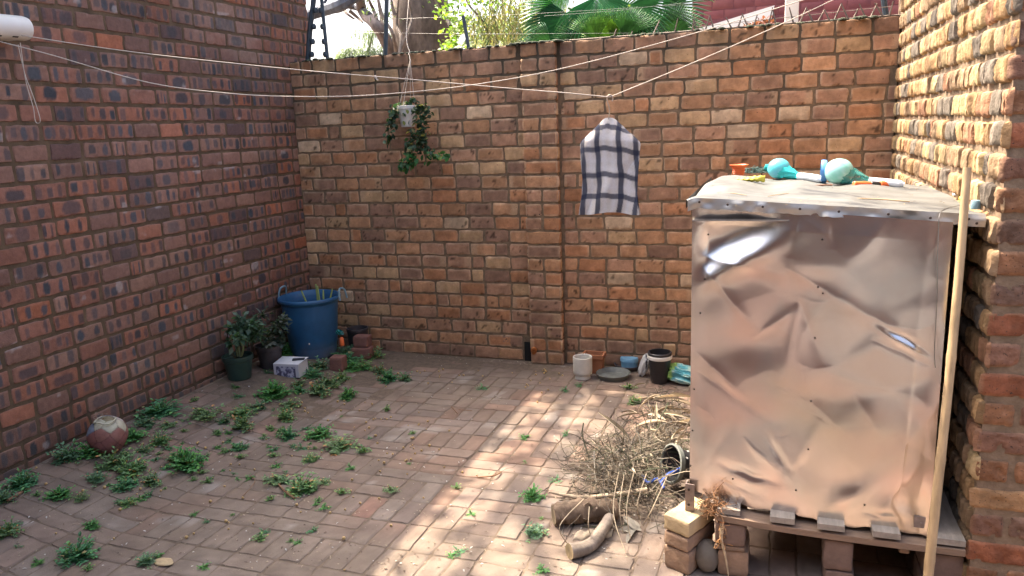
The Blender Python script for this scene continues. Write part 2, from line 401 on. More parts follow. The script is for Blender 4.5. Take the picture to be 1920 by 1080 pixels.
for X, nn in ((PX1, (1, 0, 0)), (PX0, (-1, 0, 0))):
    brick_field(mb, (XL+X, -.052, 0), (0, 1, 0), (0, 0, 1), nn, [(0, .05, r*CH+.0065, (r+1)*CH-.0065) for r in range(23)], col_back, rel_back, 6, 8, seed=12)
pier = mb.build('pier', M['back_brick'], bw, smooth=55)
mb = MB(); mb.box((XL+PX0+.008, -.0465, -.2), (XL+PX1-.008, .02, WH-.005)); mb.build('pier_mortar', M['back_mortar'], pier)
mb = MB()
for k in range(240):
    x = rnd.uniform(XL+.1, XR-.02)
    if k < 90: x = XL+rnd.uniform(PX0-.06, PX1+.03)
    z = WH-.002; y = rnd.uniform(-.03, .08); s = rnd.uniform(.006, .018)
    if k < 90: y = rnd.uniform(-.06, .05); 
    mb.lathe([(s*1.3, -.004), (s*1.2, s*.25), (s*.6, s*.55), (.0005, s*.6)], (x, y, z), c=np.array((.035, .042, .025))*rnd.uniform(.6, 1.7), seg=7)
mb.build('moss', M['bark'], bw)

# left building wall
LWH = 3.0
lw = thing('house_wall', 'tall dark red face brick side of house with blue black flashed bricks', 'wall', (XL, -3.5, 0))
def col_left(u, v, s, t, rg, nb, rc):
    c = pal(rg, nb, [(.235, .108, .075), (.22, .12, .09), (.275, .115, .072), (.18, .10, .078), (.24, .137, .10), (.31, .115, .062)], [5, 5, 3, 3, 3, .5])
    c = np.broadcast_to(c, u.shape+(3,)).copy()
    q = np.stack([u*30, v*30, u*0], -1); n = fbm(q, 3); c *= (1+.35*(n-.5))[..., None]
    nspot = rg.choice([0, 1, 2, 3, 4], nb, p=[.2, .13, .37, .24, .06])
    e = np.minimum(np.minimum(s, 1-s)*2.2, np.minimum(t, 1-t)); edge = np.clip(1-e/.12, 0, 1)*rg.uniform(0, .55, nb)[:, None, None]
    c += edge[..., None]*(np.array((.27, .165, .125))-c)
    flash = np.array((.046, .052, .062))
    for k in range(4):
        on = (nspot > k)[:, None, None]
        base = (k+.5)/np.maximum(nspot, 1); cx = (base+rg.uniform(-.07, .07, nb))[:, None, None]; cyy = rg.uniform(.42, .6, nb)[:, None, None]
        hw = (rg.uniform(.055, .12, nb)*np.where(nspot == 1, 2.6, 1))[:, None, None]; hh = rg.uniform(.3, .46, nb)[:, None, None]
        jj = (vn(np.stack([u*60, v*60, u*0+k], -1), 21)-.5)*.55
        d = (np.abs(s-cx)/hw)**3+(np.abs(t-cyy)/hh)**3 + jj
        a = np.clip((1.25-d)/.55, 0, 1)*on*rg.uniform(.5, 1.0, nb)[:, None, None]
        halo = np.clip(1-np.abs(d-1.7)/.8, 0, 1)*on*.28
        c += halo[..., None]*(np.array((.30, .17, .13))-c)
        c += a[..., None]*(flash*rg.uniform(.8, 1.5, nb)[:, None, None, None]-c)
    allb = (rg.random(nb) < .07)[:, None, None, None]
    c = np.where(allb, c*.35+np.array((.05, .048, .055))*.7, c)
    big_ = fbm(np.stack([u*.9, v*1.3, u*0], -1), 35, 3); c *= (1+.55*(big_-.5))[..., None]; ef_ = np.clip((fbm(np.stack([u*1.6, v*2.6, u*0+3], -1), 37, 4)-.60)/.15, 0, 1)*fbm(np.stack([u*30, v*30, u*0], -1), 38); c += ef_[..., None]*(np.array((.34, .27, .23))-c)*.35
    w_ = np.clip((fbm(np.stack([u*9, v*14, u*0], -1), 31)-.79)/.04, 0, 1); c += w_[..., None]*(np.array((.42, .38, .36))-c)*.5
    return c
rel_left = lambda u, v, s, t, rg, nb: (fbm(np.stack([u*40, v*40, u*0], -1), 5)-.5)*.003
rg = np.random.RandomState(8)
mb = MB(); LY0, LY1 = -4.6, .29
brick_field(mb, (XL, LY0, -.045), (0, 1, 0), (0, 0, 1), (1, 0, 0), courses(0, LY1-LY0, 0, 34, PITCH, CH, .012, rg, half=.06), col_left, rel_left, 26, 9, seed=4, jit=.0018)
mb.build('brick_face', M['left_brick'], lw, smooth=55)
mb = MB(); brick_field(mb, (XL, LY1, -.045), (-1, 0, 0), (0, 0, 1), (0, 1, 0), courses(0, .9, 0, 34, PITCH, CH, .012, rg, half=.06), col_left, rel_left, 12, 6, seed=6)
mb.build('end_brick_face', M['left_brick'], lw, smooth=55)
mb = MB(); mb.box((XL-6, -7, -.2), (XL-.006, LY1-.007, LWH)); mb.build('mortar', M['left_mortar'], lw)
mb = MB(); mb.box((XL-6.2, -7.2, LWH+.002), (XL+.02, LY1+.03, LWH+.06)); mb.build('eaves', M['plaster'], lw)

# right wall
YE = -2.285
rw = thing('garden_wall', 'rough split face brick wall on the right edge with pale sunlit side', 'wall', (XR, -1, 0))
def col_right(u, v, s, t, rg, nb, rc):
    c = pal(rg, nb, [(.31, .195, .10), (.26, .175, .105), (.15, .125, .10), (.28, .15, .09), (.35, .25, .135)], [4, 3, 2.4, 2, 2.6])
    c = np.broadcast_to(c, u.shape+(3,)).copy()
    sl = vn(np.stack([u*42, v*6, u*0], -1), 51); c *= (.62+.76*sl)[..., None]
    n = fbm(np.stack([u*80, v*40, u*0], -1), 53); c *= (1+.5*(n-.5))[..., None]
    return c
def rel_right(u, v, s, t, rg, nb):
    r = (np.abs(vn(np.stack([u*38, v*7, u*0], -1), 61)-.5)*-2+1)*.012 + (fbm(np.stack([u*120, v*60, u*0], -1), 62)-.5)*.009
    bulge = (1-(2*t-1)**4)*.006
    return r + bulge + rg.uniform(-.004, .004, nb)[:, None, None] - .008
rg = np.random.RandomState(11)
mb = MB()
brick_field(mb, (XR, 0, 0), (0, -1, 0), (0, 0, 1), (-1, 0, 0), courses(0, -YE, 0, 33, PITCH*.72, CH, .014, rg, half=.25), col_right, rel_right, 22, 12, seed=14, edge=.005, drop=.012, jit=.002)
mb.build('split_brick_face', M['right_brick'], rw, smooth=50)
def col_end(u, v, s, t, rg, nb, rc):
    c = pal(rg, nb, [(.22, .11, .06), (.19, .10, .068), (.28, .165, .085), (.15, .09, .065), (.24, .092, .05)], [4, 3, 2, 3, 3])
    c = np.broadcast_to(c, u.shape+(3,)).copy()
    n = fbm(np.stack([u*22, v*22, u*0], -1), 55); c *= (1+.7*(n-.5))[..., None]
    e = np.minimum(np.minimum(s, 1-s)*2.2, np.minimum(t, 1-t)); edge = np.clip(1-e/.12, 0, 1)*.5; c += edge[..., None]*(np.array((.34, .22, .14))-c)
    return c
def rel_end(u, v, s, t, rg, nb):
    ed = np.minimum(np.minimum(s*2.0, (1-s)*2.0), np.minimum(t, 1-t)); rd = -np.clip(1-ed/.14, 0, 1)**2*.006 - np.clip((fbm(np.stack([u*30, v*30, u*0+2], -1), 57)-.62)/.1, 0, 1)*.006
    return rd + (fbm(np.stack([u*45, v*45, u*0], -1), 5)-.5)*.009 - .002
rows = []
for r in range(33):
    v0, v1 = r*CH+.008, (r+1)*CH-.008
    rows += [(.002, .092, v0, v1), (.104, .21, v0, v1)] if r % 2 else [(-.002, .178, v0, v1), (.19, .36, v0, v1)]
mb = MB(); brick_field(mb, (XR-.004, YE, 0), (1, 0, 0), (0, 0, 1), (0, -1, 0), rows, col_end, rel_end, 22, 12, seed=15, drop=.013, edge=.006, jit=.004, corner=1)
mb.build('end_brick_face', M['right_end_brick'], rw, smooth=50)
mb = MB(); mb.box((XR+.009, YE+.009, -.2), (XR+.36, .2, 33*CH)); mb.build('mortar', M['right_mortar'], rw)

# ground
def col_pav(u, v, s, t, rg, nb, rc):
    c = pal(rg, nb, [(.202, .148, .120), (.192, .146, .122), (.215, .146, .114), (.180, .142, .122), (.225, .138, .108), (.19, .155, .132)], [5, 5, 4, 3, .5, 3])
    c = np.broadcast_to(c, u.shape+(3,)).copy()
    n = fbm(np.stack([u*1.6, v*1.6, u*0], -1), 70, 4); g = np.clip((n-.38)/.25, 0, 1)[..., None]
    c += g*(np.array((.186, .150, .122))-c)*.85
    n2 = fbm(np.stack([u*14, v*14, u*0], -1), 71); c *= (1+.3*(n2-.5))[..., None]
    dirt = np.clip((v+.55)/.5, 0, 1)*.55+np.clip((-2.75-u)/.4, 0, 1)*.4
    c += dirt[..., None]*(np.array((.16, .115, .09))-c)
    n5 = fbm(np.stack([u*55, v*55, u*0], -1), 77); c *= (1+.35*(n5-.5))[..., None]; c += (np.clip((fbm(np.stack([u*3.5, v*3.5, u*0], -1), 78)-.5)/.2, 0, 1)*.35)[..., None]*(np.array((.165, .128, .10))-c)
    st_ = np.clip((fbm(np.stack([u*7, v*7, u*0], -1), 75)-.74)/.05, 0, 1); c += st_[..., None]*(np.array((.33, .30, .27))-c)*.5
    return c
rel_pav = lambda u, v, s, t, rg, nb: (fbm(np.stack([u*25, v*25, u*0], -1), 5)-.5)*.003 + (rg.normal(0, .0007, nb))[:, None, None]
rg = np.random.RandomState(21); rects = []
P2 = PITCH/2; j = .0042
y = 0; row = 0
ys = [-.0+.015]
Y = -.0
gy0 = -2.217+PITCH*12
yy = gy0
k = 0
while yy > -5.6:
    vert = ((k % 2) == 1)
    x = -1.94-PITCH*9
    while x < 3.6:
        vv = vert if rg.random() < .80 else (not vert)
        if x+PITCH > XL-.05:
            if vv:
                for q in (0, 1): rects.append((x+q*P2+j/2, x+(q+1)*P2-j/2, yy-PITCH+j/2, yy-j/2))
            else:
                for q in (0, 1): rects.append((x+j/2, x+PITCH-j/2, yy-PITCH+q*P2+j/2, yy-PITCH+(q+1)*P2-j/2))
        x += PITCH
    yy -= PITCH; k += 1
rects = [(max(a, XL), b, c, min(d, .0)) for a, b, c, d in rects if c < -.02 and b > XL+.01]
mb = MB(); brick_field(mb, (0, 0, .0005), (1, 0, 0), (0, 1, 0), (0, 0, 1), rects, col_pav, rel_pav, 9, 7, seed=23, edge=.0035, drop=.0055, jit=.0009)
for v in mb.v: v[:, 2] += GH(v[:, 0], v[:, 1])
tag(mb.build('paving', M['paver'], None, smooth=45), kind='structure')
mb = MB(); n = 60
ax_ = np.concatenate([[-60, -20, -8], np.linspace(-3.6, .6, 70), [2, 8, 20, 60]]); ay_ = np.concatenate([[-60, -20, -8], np.linspace(-6, .4, 50), [2, 8, 20, 60, 200]])
gx, gyy = np.meshgrid(ax_, ay_); v = np.stack([gx.ravel(), gyy.ravel(), GH(gx.ravel(), gyy.ravel())-.0042+.0022*(fbm(np.stack([gx.ravel()*3, gyy.ravel()*3, gx.ravel()*0], -1), 5)-.5)], -1); nx_ = len(ax_); v[:, 2] += (.0062*sm((-2.0-v[:, 0])/.7)*sm((v[:, 1]+1.75)/.7)+.0042*sm((v[:, 1]+.55)/.4))*(v[:, 1] < .05)*(v[:, 0] < .5)
mb.add(v, [(i*nx_+q, i*nx_+q+1, (i+1)*nx_+q+1, (i+1)*nx_+q) for i in range(len(ay_)-1) for q in range(nx_-1)]); tag(mb.build('ground', M['sand']), kind='structure')

# ------------------------------------------------------------------ metal cabinet on its pallet
BFL, BFR, BD = Vector((-.272, -2.185, 0)), Vector((.478, -2.245, 0)), .93
ux = (BFR-BFL).normalized(); BW = (BFR-BFL).length; uy = Vector((-ux.y, ux.x, 0)); BY = uy
cab = thing('metal_cabinet', 'crumpled sheet metal cabinet with overhanging roof standing on a wooden pallet', 'cabinet', (BFL.x, BFL.y, 0))
def zbot(s): return .272-.03*s+(-.012*math.sin(s*3.1)) + .006*math.sin(s*17)
def ztop(s): return 1.298-.05*s
def crease(p, a, b, wdt, amp, soft=0):
    """a fold running from a to b (metres on the sheet): sharp tent profile that fades at both ends"""
    a = np.array(a); b = np.array(b); d = b-a; L = np.linalg.norm(d); d = d/L; n = np.array((-d[1], d[0]))
    t = (p-a) @ d/L; q = np.abs((p-a) @ n); 
    f = np.clip(np.sin(np.pi*np.clip(t*.94+.03, 0, 1)), 0, 1)**.7*((t > -.02) & (t < 1.02))
    wd = wdt*(.45+.9*np.clip(t, 0, 1))
    return amp*f*np.exp(-np.sqrt((q/wd)**2+soft)*1.6)
def sheet_raw(p):
    h = np.zeros(len(p))
    w1 = np.stack([p[:, 0]*3.2, p[:, 1]*2.6, p[:, 0]*0], -1)
    wx_ = vn(w1, 80)-.5; wy_ = vn(w1+5, 81)-.5
    q = p+np.stack([wx_, wy_], -1)*.22
    r1 = 1-np.abs(2*vn(np.stack([q[:, 0]*4.2, q[:, 1]*3.6, q[:, 0]*0], -1), 82)-1)
    r2 = 1-np.abs(2*vn(np.stack([q[:, 0]*8.5+3, q[:, 1]*7.5, q[:, 0]*0], -1), 84)-1)
    h += .004*r1**2.2 + .0010*r2**2.5 + .020*(vn(np.stack([p[:, 0]*2.3, p[:, 1]*1.9, p[:, 0]*0], -1), 86)-.5)
    # named folds, seen on the sheet; x from the left edge, y up from its foot
    def dent(cx, cy_, ax, bx, ang, amp, pw=2):
        d = p-np.array((cx, cy_)); c, s_ = math.cos(ang), math.sin(ang); X = d[:, 0]*c+d[:, 1]*s_; Y = -d[:, 0]*s_+d[:, 1]*c
        return amp*np.exp(-(np.abs(X/ax)**pw+np.abs(Y/bx)**pw))
    h += dent(.12, .91, .15, .055, rad(38), -.026, 2.2)
    h += dent(.15, .82, .16, .035, rad(33), .014)
    for a, b, wd, am in [((.015, .83), (.30, .80), .018, .012), ((.30, .82), (.62, .66), .02, .010), ((.03, .80), (.22, .60), .016, .010), ((.20, .58), (.34, .70), .014, .009),
                         ((.34, .72), (.42, .52), .020, -.012), ((.34, .72), (.30, .44), .016, .010), ((.02, .50), (.20, .36), .018, .009), ((.02, .44), (.30, .30), .02, -.008),
                         ((.05, .10), (.16, .30), .018, -.008), ((.18, .24), (.30, .14), .012, .010), ((.34, .16), (.42, .34), .02, .011), ((.34, .10), (.30, .26), .016, .008),
                         ((.60, .02), (.72, .26), .026, .014), ((.52, .44), (.60, .30), .02, .007), ((.56, .62), (.72, .56), .012, -.008),
                         ((.66, .10), (.69, .98), .010, .009), ((.33, 1.0), (.31, .86), .010, -.008), ((.42, 1.0), (.44, .9), .010, -.007), ((.02, .93), (.16, .99), .012, .01),
                         ((.08, .07), (.26, .05), .012, -.007), ((.56, .05), (.74, .03), .018, -.014)]:
        h += crease(p, a, b, wd*1.4, am*.6, .14)
    for cx, cy_, ax_, bx_, an_, am_ in ((.20, .115, .065, .015, -.12, -.0075), (.295, .20, .055, .014, -1.0, -.0065), (.645, .635, .05, .011, -.45, -.0055), (.70, .10, .05, .06, .4, -.012), (.66, .05, .05, .035, -.5, .007), (.52, .10, .07, .03, .7, .008), (.64, .62, .07, .012, -.5, .006), (.20, .56, .12, .07, .2, -.008)):
        h += dent(cx, cy_, ax_, bx_, an_, am_)
    ex = np.minimum(np.clip(p[:, 0]/.05, 0, 1), np.clip((BW-p[:, 0])/.03, 0, 1)); ey = np.clip((1.0-p[:, 1])/.06, 0, 1)
    h *= (.12+.88*ex)*(.2+.8*ey)
    return h
NU, NV = 190, 250
# creased facets: a jittered net of points pushed in and out, flat between them
_g = np.random.RandomState(19); GX, GY = 6, 8
_px = np.linspace(0, BW, GX)[None, :]+_g.uniform(-.048, .048, (GY, GX)); _py = np.linspace(0, 1, GY)[:, None]+_g.uniform(-.05, .05, (GY, GX)); _pz = _g.normal(0, .0038, (GY, GX))
_px[:, 0] = -.01; _px[:, -1] = BW+.01; _py[0] = -.01; _py[-1] = 1.01
_sx, _sy = np.meshgrid(np.linspace(0, BW, NU), np.linspace(0, 1, NV)); _H = np.zeros((NV, NU))
for gi in range(GY-1):
    for gj in range(GX-1):
        q4 = [(gi, gj), (gi, gj+1), (gi+1, gj+1), (gi+1, gj)]; tr = [(0, 1, 2), (0, 2, 3)] if (gi+gj) % 2 else [(0, 1, 3), (1, 2, 3)]
        for t3 in tr:
            A, B, C_ = [np.array((_px[q4[k]], _py[q4[k]], _pz[q4[k]])) for k in t3]; D = (B[0]-A[0])*(C_[1]-A[1])-(C_[0]-A[0])*(B[1]-A[1])
            l1 = ((_sx-A[0])*(C_[1]-A[1])-(C_[0]-A[0])*(_sy-A[1]))/D; l2 = ((B[0]-A[0])*(_sy-A[1])-(_sx-A[0])*(B[1]-A[1]))/D
            ins = (l1 >= -1e-6) & (l2 >= -1e-6) & (l1+l2 <= 1+1e-6); _H[ins] = (A[2]+l1*(B[2]-A[2])+l2*(C_[2]-A[2]))[ins]
for _ in range(7):
    k_ = np.pad(_H, 2, mode='edge'); _H = (k_[2:-2, :-4]+k_[2:-2, 1:-3]+k_[2:-2, 2:-2]+k_[2:-2, 3:-1]+k_[2:-2, 4:]+k_[:-4, 2:-2]+k_[1:-3, 2:-2]+k_[3:-1, 2:-2]+k_[4:, 2:-2])/9
def facet(p):
    x = np.clip(p[:, 0]/BW*(NU-1), 0, NU-1).round().astype(int); y = np.clip(p[:, 1]*(NV-1), 0, NV-1).round().astype(int); return _H[y, x]
def sheet_h(p):
    ex = np.minimum(np.clip(p[:, 0]/.05, 0, 1), np.clip((BW-p[:, 0])/.03, 0, 1)); ey = np.clip((1.0-p[:, 1])/.06, 0, 1)
    return sheet_raw(p)+facet(p)*(.12+.88*ex)*(.2+.8*ey)
s_, t_ = np.meshgrid(np.linspace(0, 1, NU), np.linspace(0, 1, NV))
zb = .272-.03*s_-.012*np.sin(s_*3.1)+.006*np.sin(s_*17)+.003*np.sin(s_*60)
zt = 1.290-.05*s_
p2 = np.stack([(s_*BW).ravel(), (t_*1.0).ravel()], -1)
hh = sheet_h(p2).reshape(NV, NU)
off = -.003-hh
base = np.array(BFL)[None, None]+s_[..., None]*np.array(ux)*BW + np.array(uy)*(-(hh+.004))[..., None]
base[..., 2] = zb+(zt-zb)*t_
idx = np.arange(NU*NV).reshape(NV, NU)
ff = np.stack([idx[:-1, :-1], idx[:-1, 1:], idx[1:, 1:], idx[1:, :-1]], -1).reshape(-1, 4)
mb = MB(); mb.add(base, ff.tolist(), (.6, .55, .5)); mb.build('front_panel', M['metal'], cab, smooth=89)
def bp(s, d, z): return BFL+ux*(s*BW)+uy*d+Vector((0, 0, z))
def qpanel(mb, a, b, c_, d, th, nrm):
    a, b, c_, d = (Vector(q) for q in (a, b, c_, d)); n = Vector(nrm)*th
    mb.add([a, b, c_, d, a+n, b+n, c_+n, d+n], [(3, 2, 1, 0), (4, 5, 6, 7), (0, 1, 5, 4), (1, 2, 6, 5), (2, 3, 7, 6), (3, 0, 4, 7)])
for s0, nn in ((0, ux), (1, -ux)):
    mb = MB(); qpanel(mb, bp(s0, .004, .26), bp(s0, BD, .26), bp(s0, BD, ztop(s0)-.01), bp(s0, .004, ztop(s0)-.01), .004, nn); mb.build('side_panel', M['roofmetal'], cab, smooth=False)
mb = MB(); qpanel(mb, bp(.01, BD-.005, .26), bp(.99, BD-.005, .26), bp(.99, BD-.005, ztop(1)-.01), bp(.01, BD-.005, ztop(0)-.01), .004, -uy); mb.build('back_panel', M['roofmetal'], cab, smooth=False)
mb = MB(); qpanel(mb, bp(.01, .03, .262), bp(.99, .03, .262), bp(.99, BD-.02, .262), bp(.01, BD-.02, .262), .01, (0, 0, 1)); mb.build('floor_board', M['wood'], cab, smooth=False)
# roof: one bent sheet with a front flange
RFL, RFR = Vector((-.288, -2.225, 1.320)), Vector((.566, -2.215, 1.260))
rfx = RFR-RFL
nu, nv = 120, 60
s_, t_ = np.meshgrid(np.linspace(0, 1, nu), np.linspace(0, 1, nv))
prof = []          # v along profile: flange bottom -> edge -> back
for t in np.linspace(0, 1, nv):
    if t < .16: prof.append((0, -.037*(1-t/.16)))
    else: prof.append(((t-.16)/.84*.98, 0))
prof = np.array(prof)
# round the bend
prof[8:12, 0] += .0; prof[9, 1] = -.002
X = RFL.x+s_*rfx.x; Yv = RFL.y+s_*rfx.y+prof[:, 0][:, None]; Z = RFL.z+s_*rfx.z+prof[:, 1][:, None]
top = (t_ >= .17)
nz = vn(np.stack([s_*7, t_*3.2, s_*0], -1), 90)-.5; nz2 = fbm(np.stack([s_*22, t_*9, s_*0], -1), 91)-.5
Z = Z + np.where(top, nz*.030*np.clip((t_-.17)/.15, 0, 1)+nz2*.004, 0) + np.where(t_ < .14, (vn(np.stack([s_*60, t_*2, s_*0], -1), 92)-.5)*.006*(1-t_/.16), 0)
Yv = Yv + np.where(t_ < .16, -.004-(vn(np.stack([s_*26, t_*12, s_*0], -1), 93)-.5)*.012-.004*np.sin(s_*40), 0)
lc = np.clip(1-s_/.05, 0, 1); Z = Z-lc**2*.012; X = X+lc**2*np.where(t_ < .16, .006, 0)
# left rear corner comes in
X = X+np.where(top, .03*(t_-.17)*(1-s_)**4, 0)
idx = np.arange(nu*nv).reshape(nv, nu)
fq = np.stack([idx[:-1, :-1], idx[:-1, 1:], idx[1:, 1:], idx[1:, :-1]], -1); PP = np.stack([X, Yv, Z], -1)
mb = MB(); mb.add(PP[9:], (fq[9:]-9*nu).reshape(-1, 4).tolist())
roof = mb.build('roof', M['roofmetal'], cab, smooth=50)
mb = MB(); mb.add(PP[:10], fq[:9].reshape(-1, 4).tolist()); mb.build('front_flange', M['flange'], roof, smooth=70)
for s in (.0, 1.0):   # side flanges
    mb = MB(); a = RFL+rfx*s; mb.add([(a.x, a.y-.002, a.z-.012), (a.x, a.y+.98, a.z-.006), (a.x, a.y+.98, a.z-.04), (a.x, a.y-.002, a.z-.040)], [(0, 1, 2, 3)]); mb.build('roof_flange', M['roofmetal'], roof, smooth=False)

mb = MB(); mb.box((RFL.x+.02, RFL.y+.01, 1.238), (.55, RFL.y+.96, 1.243)); q = mb.build('roof_lining', M['wood'], cab, smooth=False)
def nail(x, y, z, parent, r=.0042, nrm=(0, -1, 0)):
    mb = MB(); mb.lathe([(r, 0), (r*.9, .0012), (r*.4, .002), (.0001, .0021)], (x, y, z), seg=8, axis=nrm); mb.build('nail', M['nail'], parent)
for i, (px, py) in enumerate([(1311, 379), (1364, 384), (1430, 388), (1500, 392), (1573, 397), (1666, 402), (1745, 409), (1817, 411), (1832, 419)]):
    q = WY(px, py, -2.247); nail(q.x, -2.243, q.z, cab)
def sheet_pt(px, py):
    d = ray(px, py); n = np.array(uy); t = ((np.array(BFL)-CP) @ n)/(d @ n); P = CP+t*d
    s = (P-np.array(BFL)) @ np.array(ux)/BW; tt = (P[2]-zbot(s))/(ztop(s)-.008-zbot(s))
    hq = sheet_h(np.array([[s*BW, tt]]))[0]; return Vector(P)-uy*(hq+.0045)
for px, py in [(1329, 411), (1326, 441), (1322, 523), (1313, 587), (1302, 729), (1299, 806), (1295, 872), (1542, 448), (1534, 537), (1543, 549), (1528, 634), (1521, 751), (1516, 839), (1375, 895), (1493, 915), (1621, 943)]:
    q = sheet_pt(px, py); nail(q.x, q.y, q.z, cab, .0036, tuple(-uy))
# angle iron legs
def leg(s, d, z0, z1, sx, sy):
    mb = MB(); c0 = bp(s, d, 0)
    for (du, dv, eu, ev) in ((0, 0, .032*sx, .004), (0, .0045, .004*sx, .032*sy)):
        a = c0+ux*du+uy*dv; qpanel(mb, a+Vector((0, 0, z0)), a+ux*eu+Vector((0, 0, z0)), a+ux*eu+Vector((0, 0, z1)), a+Vector((0, 0, z1)), ev, uy)
    mb.tube([c0+ux*.012*sx+Vector((0, -.004, z0+.02+k)) for k in (0, .0001)], .004, seg=6)
    return mb.build('leg', M['iron'], cab, smooth=False)
L1 = leg(-.014, -.030, .2085, .31, 1, 1)
L2 = leg(.985, 0, .262, .30, -1, 1); L3 = leg(.0, BD-.035, .262, .30, 1, 1); L4 = leg(.985, BD-.035, .262, .30, -1, 1)
for z in (.232, .29):
    mb = MB(); q = bp(-.014, -.0315, z)+ux*.013; mb.lathe([(.005, 0), (.0045, .002), (.0001, .0022)], tuple(q), seg=8, axis=tuple(-uy)); mb.build('bolt', M['nail'], L1)

# pallet
pal_ = thing('wooden_pallet', 'weathered wooden pallet under the metal cabinet resting on loose bricks', 'pallet', (-.17, -2.28, 0))
def slat(x0, x1, y0=-2.29, y1=-1.12, z=.256, name='deck_board'):
    mb = MB(); n = 14; v = []; 
    for i in range(n):
        y = y0+(y1-y0)*i/(n-1); wv = .002*math.sin(i*1.7+x0*30)
        v += [(x0+wv, y, z-.02), (x1+wv, y, z-.02), (x1+wv, y, z), (x0+wv, y, z)]
    f = [(0, 1, 2, 3), (4*n-1, 4*n-2, 4*n-3, 4*n-4)]
    for i in range(n-1):
        for k in range(4): f.append((i*4+k, i*4+4+k, i*4+4+(k+1) % 4, i*4+(k+1) % 4))
    mb.add(v, f); return mb.build(name, M['wood'], pal_, smooth=False)
for a, b, y0 in [(-.172, -.098, -2.262), (.000, .078, -2.276), (.150, .232, -2.284), (.312, .392, -2.29), (.474, .572, -2.285)]:
    slat(a, b, y0)
mb = MB(); v = []; n = 30
for i in range(n):
    s = i/(n-1); x = -.178+s*.752; z = .2345-.006*s-.010*math.sin(s*math.pi)*(1-s*.4); y = -2.270-.022*s
    v += [(x, y, z-.021), (x, y+.085, z-.021), (x, y+.085, z), (x, y, z)]
f = [(0, 1, 2, 3), (4*n-1, 4*n-2, 4*n-3, 4*n-4)]
for i in range(n-1):
    for k in range(4): f.append((i*4+k, i*4+4+k, i*4+4+(k+1) % 4, i*4+(k+1) % 4))
mb.add(v, f); mb.build('front_bearer', M['woodx'], pal_, smooth=False)
for y in (-1.75, -1.2):
    mb = MB(); mb.box((-.17, y, .21), (.57, y+.08, .2355)); mb.build('rear_bearer', M['woodx'], pal_, smooth=False)
mb = MB(); mb.box((.395, -2.262, .175), (.425, -2.18, .207), bev=.003); mb.build('bearer_block', M['woodx'], pal_, smooth=False)

# loose bricks
def loose_brick(cx, cyy, z0, L, W, H, ang, m, label, group=None, name='brick', seed=0, bev=.007, cat='brick'):
    n = 9; mb = MB(); v = []; f = []
    # subdivided box with worn edges
    gr = np.linspace(-1, 1, n)
    def face(fn):
        a, b = np.meshgrid(gr, gr); p = fn(a.ravel(), b.ravel()); k = len(v)//1
        st = sum(len(q) for q in v); v.append(p)
        ii = np.arange(n*n).reshape(n, n)+st
        for i in range(n-1):
            for j_ in range(n-1): f.append((ii[i, j_], ii[i, j_+1], ii[i+1, j_+1], ii[i+1, j_]))
    o = lambda a: np.ones_like(a)
    face(lambda a, b: np.stack([a, b, o(a)], -1)); face(lambda a, b: np.stack([b, a, -o(a)], -1))
    face(lambda a, b: np.stack([a, -o(a), b], -1)); face(lambda a, b: np.stack([b, o(a), a], -1))
    face(lambda a, b: np.stack([o(a), a, b], -1)); face(lambda a, b: np.stack([-o(a), b, a], -1))
    p = np.concatenate(v); half = np.array((L/2, W/2, H/2)); q = p*half
    inner = np.sign(q)*np.maximum(np.abs(q)-(half-bev*1.6), 0); ln = np.linalg.norm(inner, axis=1, keepdims=True)+1e-9
    lim = np.minimum(ln, bev*1.6); q = q-inner+inner/ln*lim
    q += (fbm(q*38+seed, seed)-.5)[:, None]*.006*np.sign(p)
    c, s = math.cos(ang), math.sin(ang); x = q[:, 0]*c-q[:, 1]*s+cx; y = q[:, 0]*s+q[:, 1]*c+cyy
    mb.add(np.stack([x, y, q[:, 2]+z0+H/2], -1), f)
    ob = mb.build(name, m, None, smooth=60, loc=(cx, cyy, z0)); tag(ob, label, cat, group); return ob
# stack at the cabinet's front left leg
f0 = Vector((-.262, -2.300, 0)); dl = Vector((-.098, .047, 0)).normalized(); db = Vector((.43, .90, 0)).normalized()
ctr = f0+dl*.052+db*.092; an = math.atan2(db.y, db.x)
loose_brick(ctr.x-.004, ctr.y+.002, 0, .18, .104, .088, an+.05, M['oldbrick'], 'worn brown brick on edge, lowest in the stack under the iron leg', seed=3)
loose_brick(ctr.x, ctr.y, .0895, .185, .102, .056, an-.02, M['oldbrick'], 'brown brick in the middle of the stack under the front leg of the cabinet', seed=4)
loose_brick(ctr.x+.001, ctr.y+.002, .147, .187, .106, .060, an, M['cream'], 'pale yellow brick on top of the stack, under the iron leg', seed=5)
# supports under the pallet
a = WY(1385, 1010, -2.2)
loose_brick(-.118, -2.17, 0, .105, .17, .10, .03, M['oldbrick'], 'tan block standing on the paving, lowest under the left end of the pallet', seed=6)
loose_brick(-.130, -2.17, .101, .10, .18, .018, .02, M['woodx'], 'thin flat wooden offcut between two blocks under the left end of pallet', name='wood_offcut', cat='wood offcut', seed=7, bev=.002)
loose_brick(-.128, -2.175, .1195, .102, .18, .086, .0, M['dullbrick'], 'dull dark brick directly under the left end of the pallet', seed=8)
loose_brick(.222, -2.18, 0, .092, .18, .085, .0, M['dullbrick'], 'dull brick standing on the paving under the middle of the pallet', seed=9)
loose_brick(.218, -2.18, .086, .092, .18, .109, -.02, M['dullbrick'], 'dull block wedged directly under the middle of the pallet', seed=10)
loose_brick(.52, -2.17, 0, .105, .18, .09, .0, M['dullbrick'], 'dark brick on the paving below the right end of pallet by the wall', seed=11)
loose_brick(.525, -2.17, .091, .11, .19, .100, .02, M['dullbrick'], 'dark block directly under the right end of pallet beside the wall', seed=12)
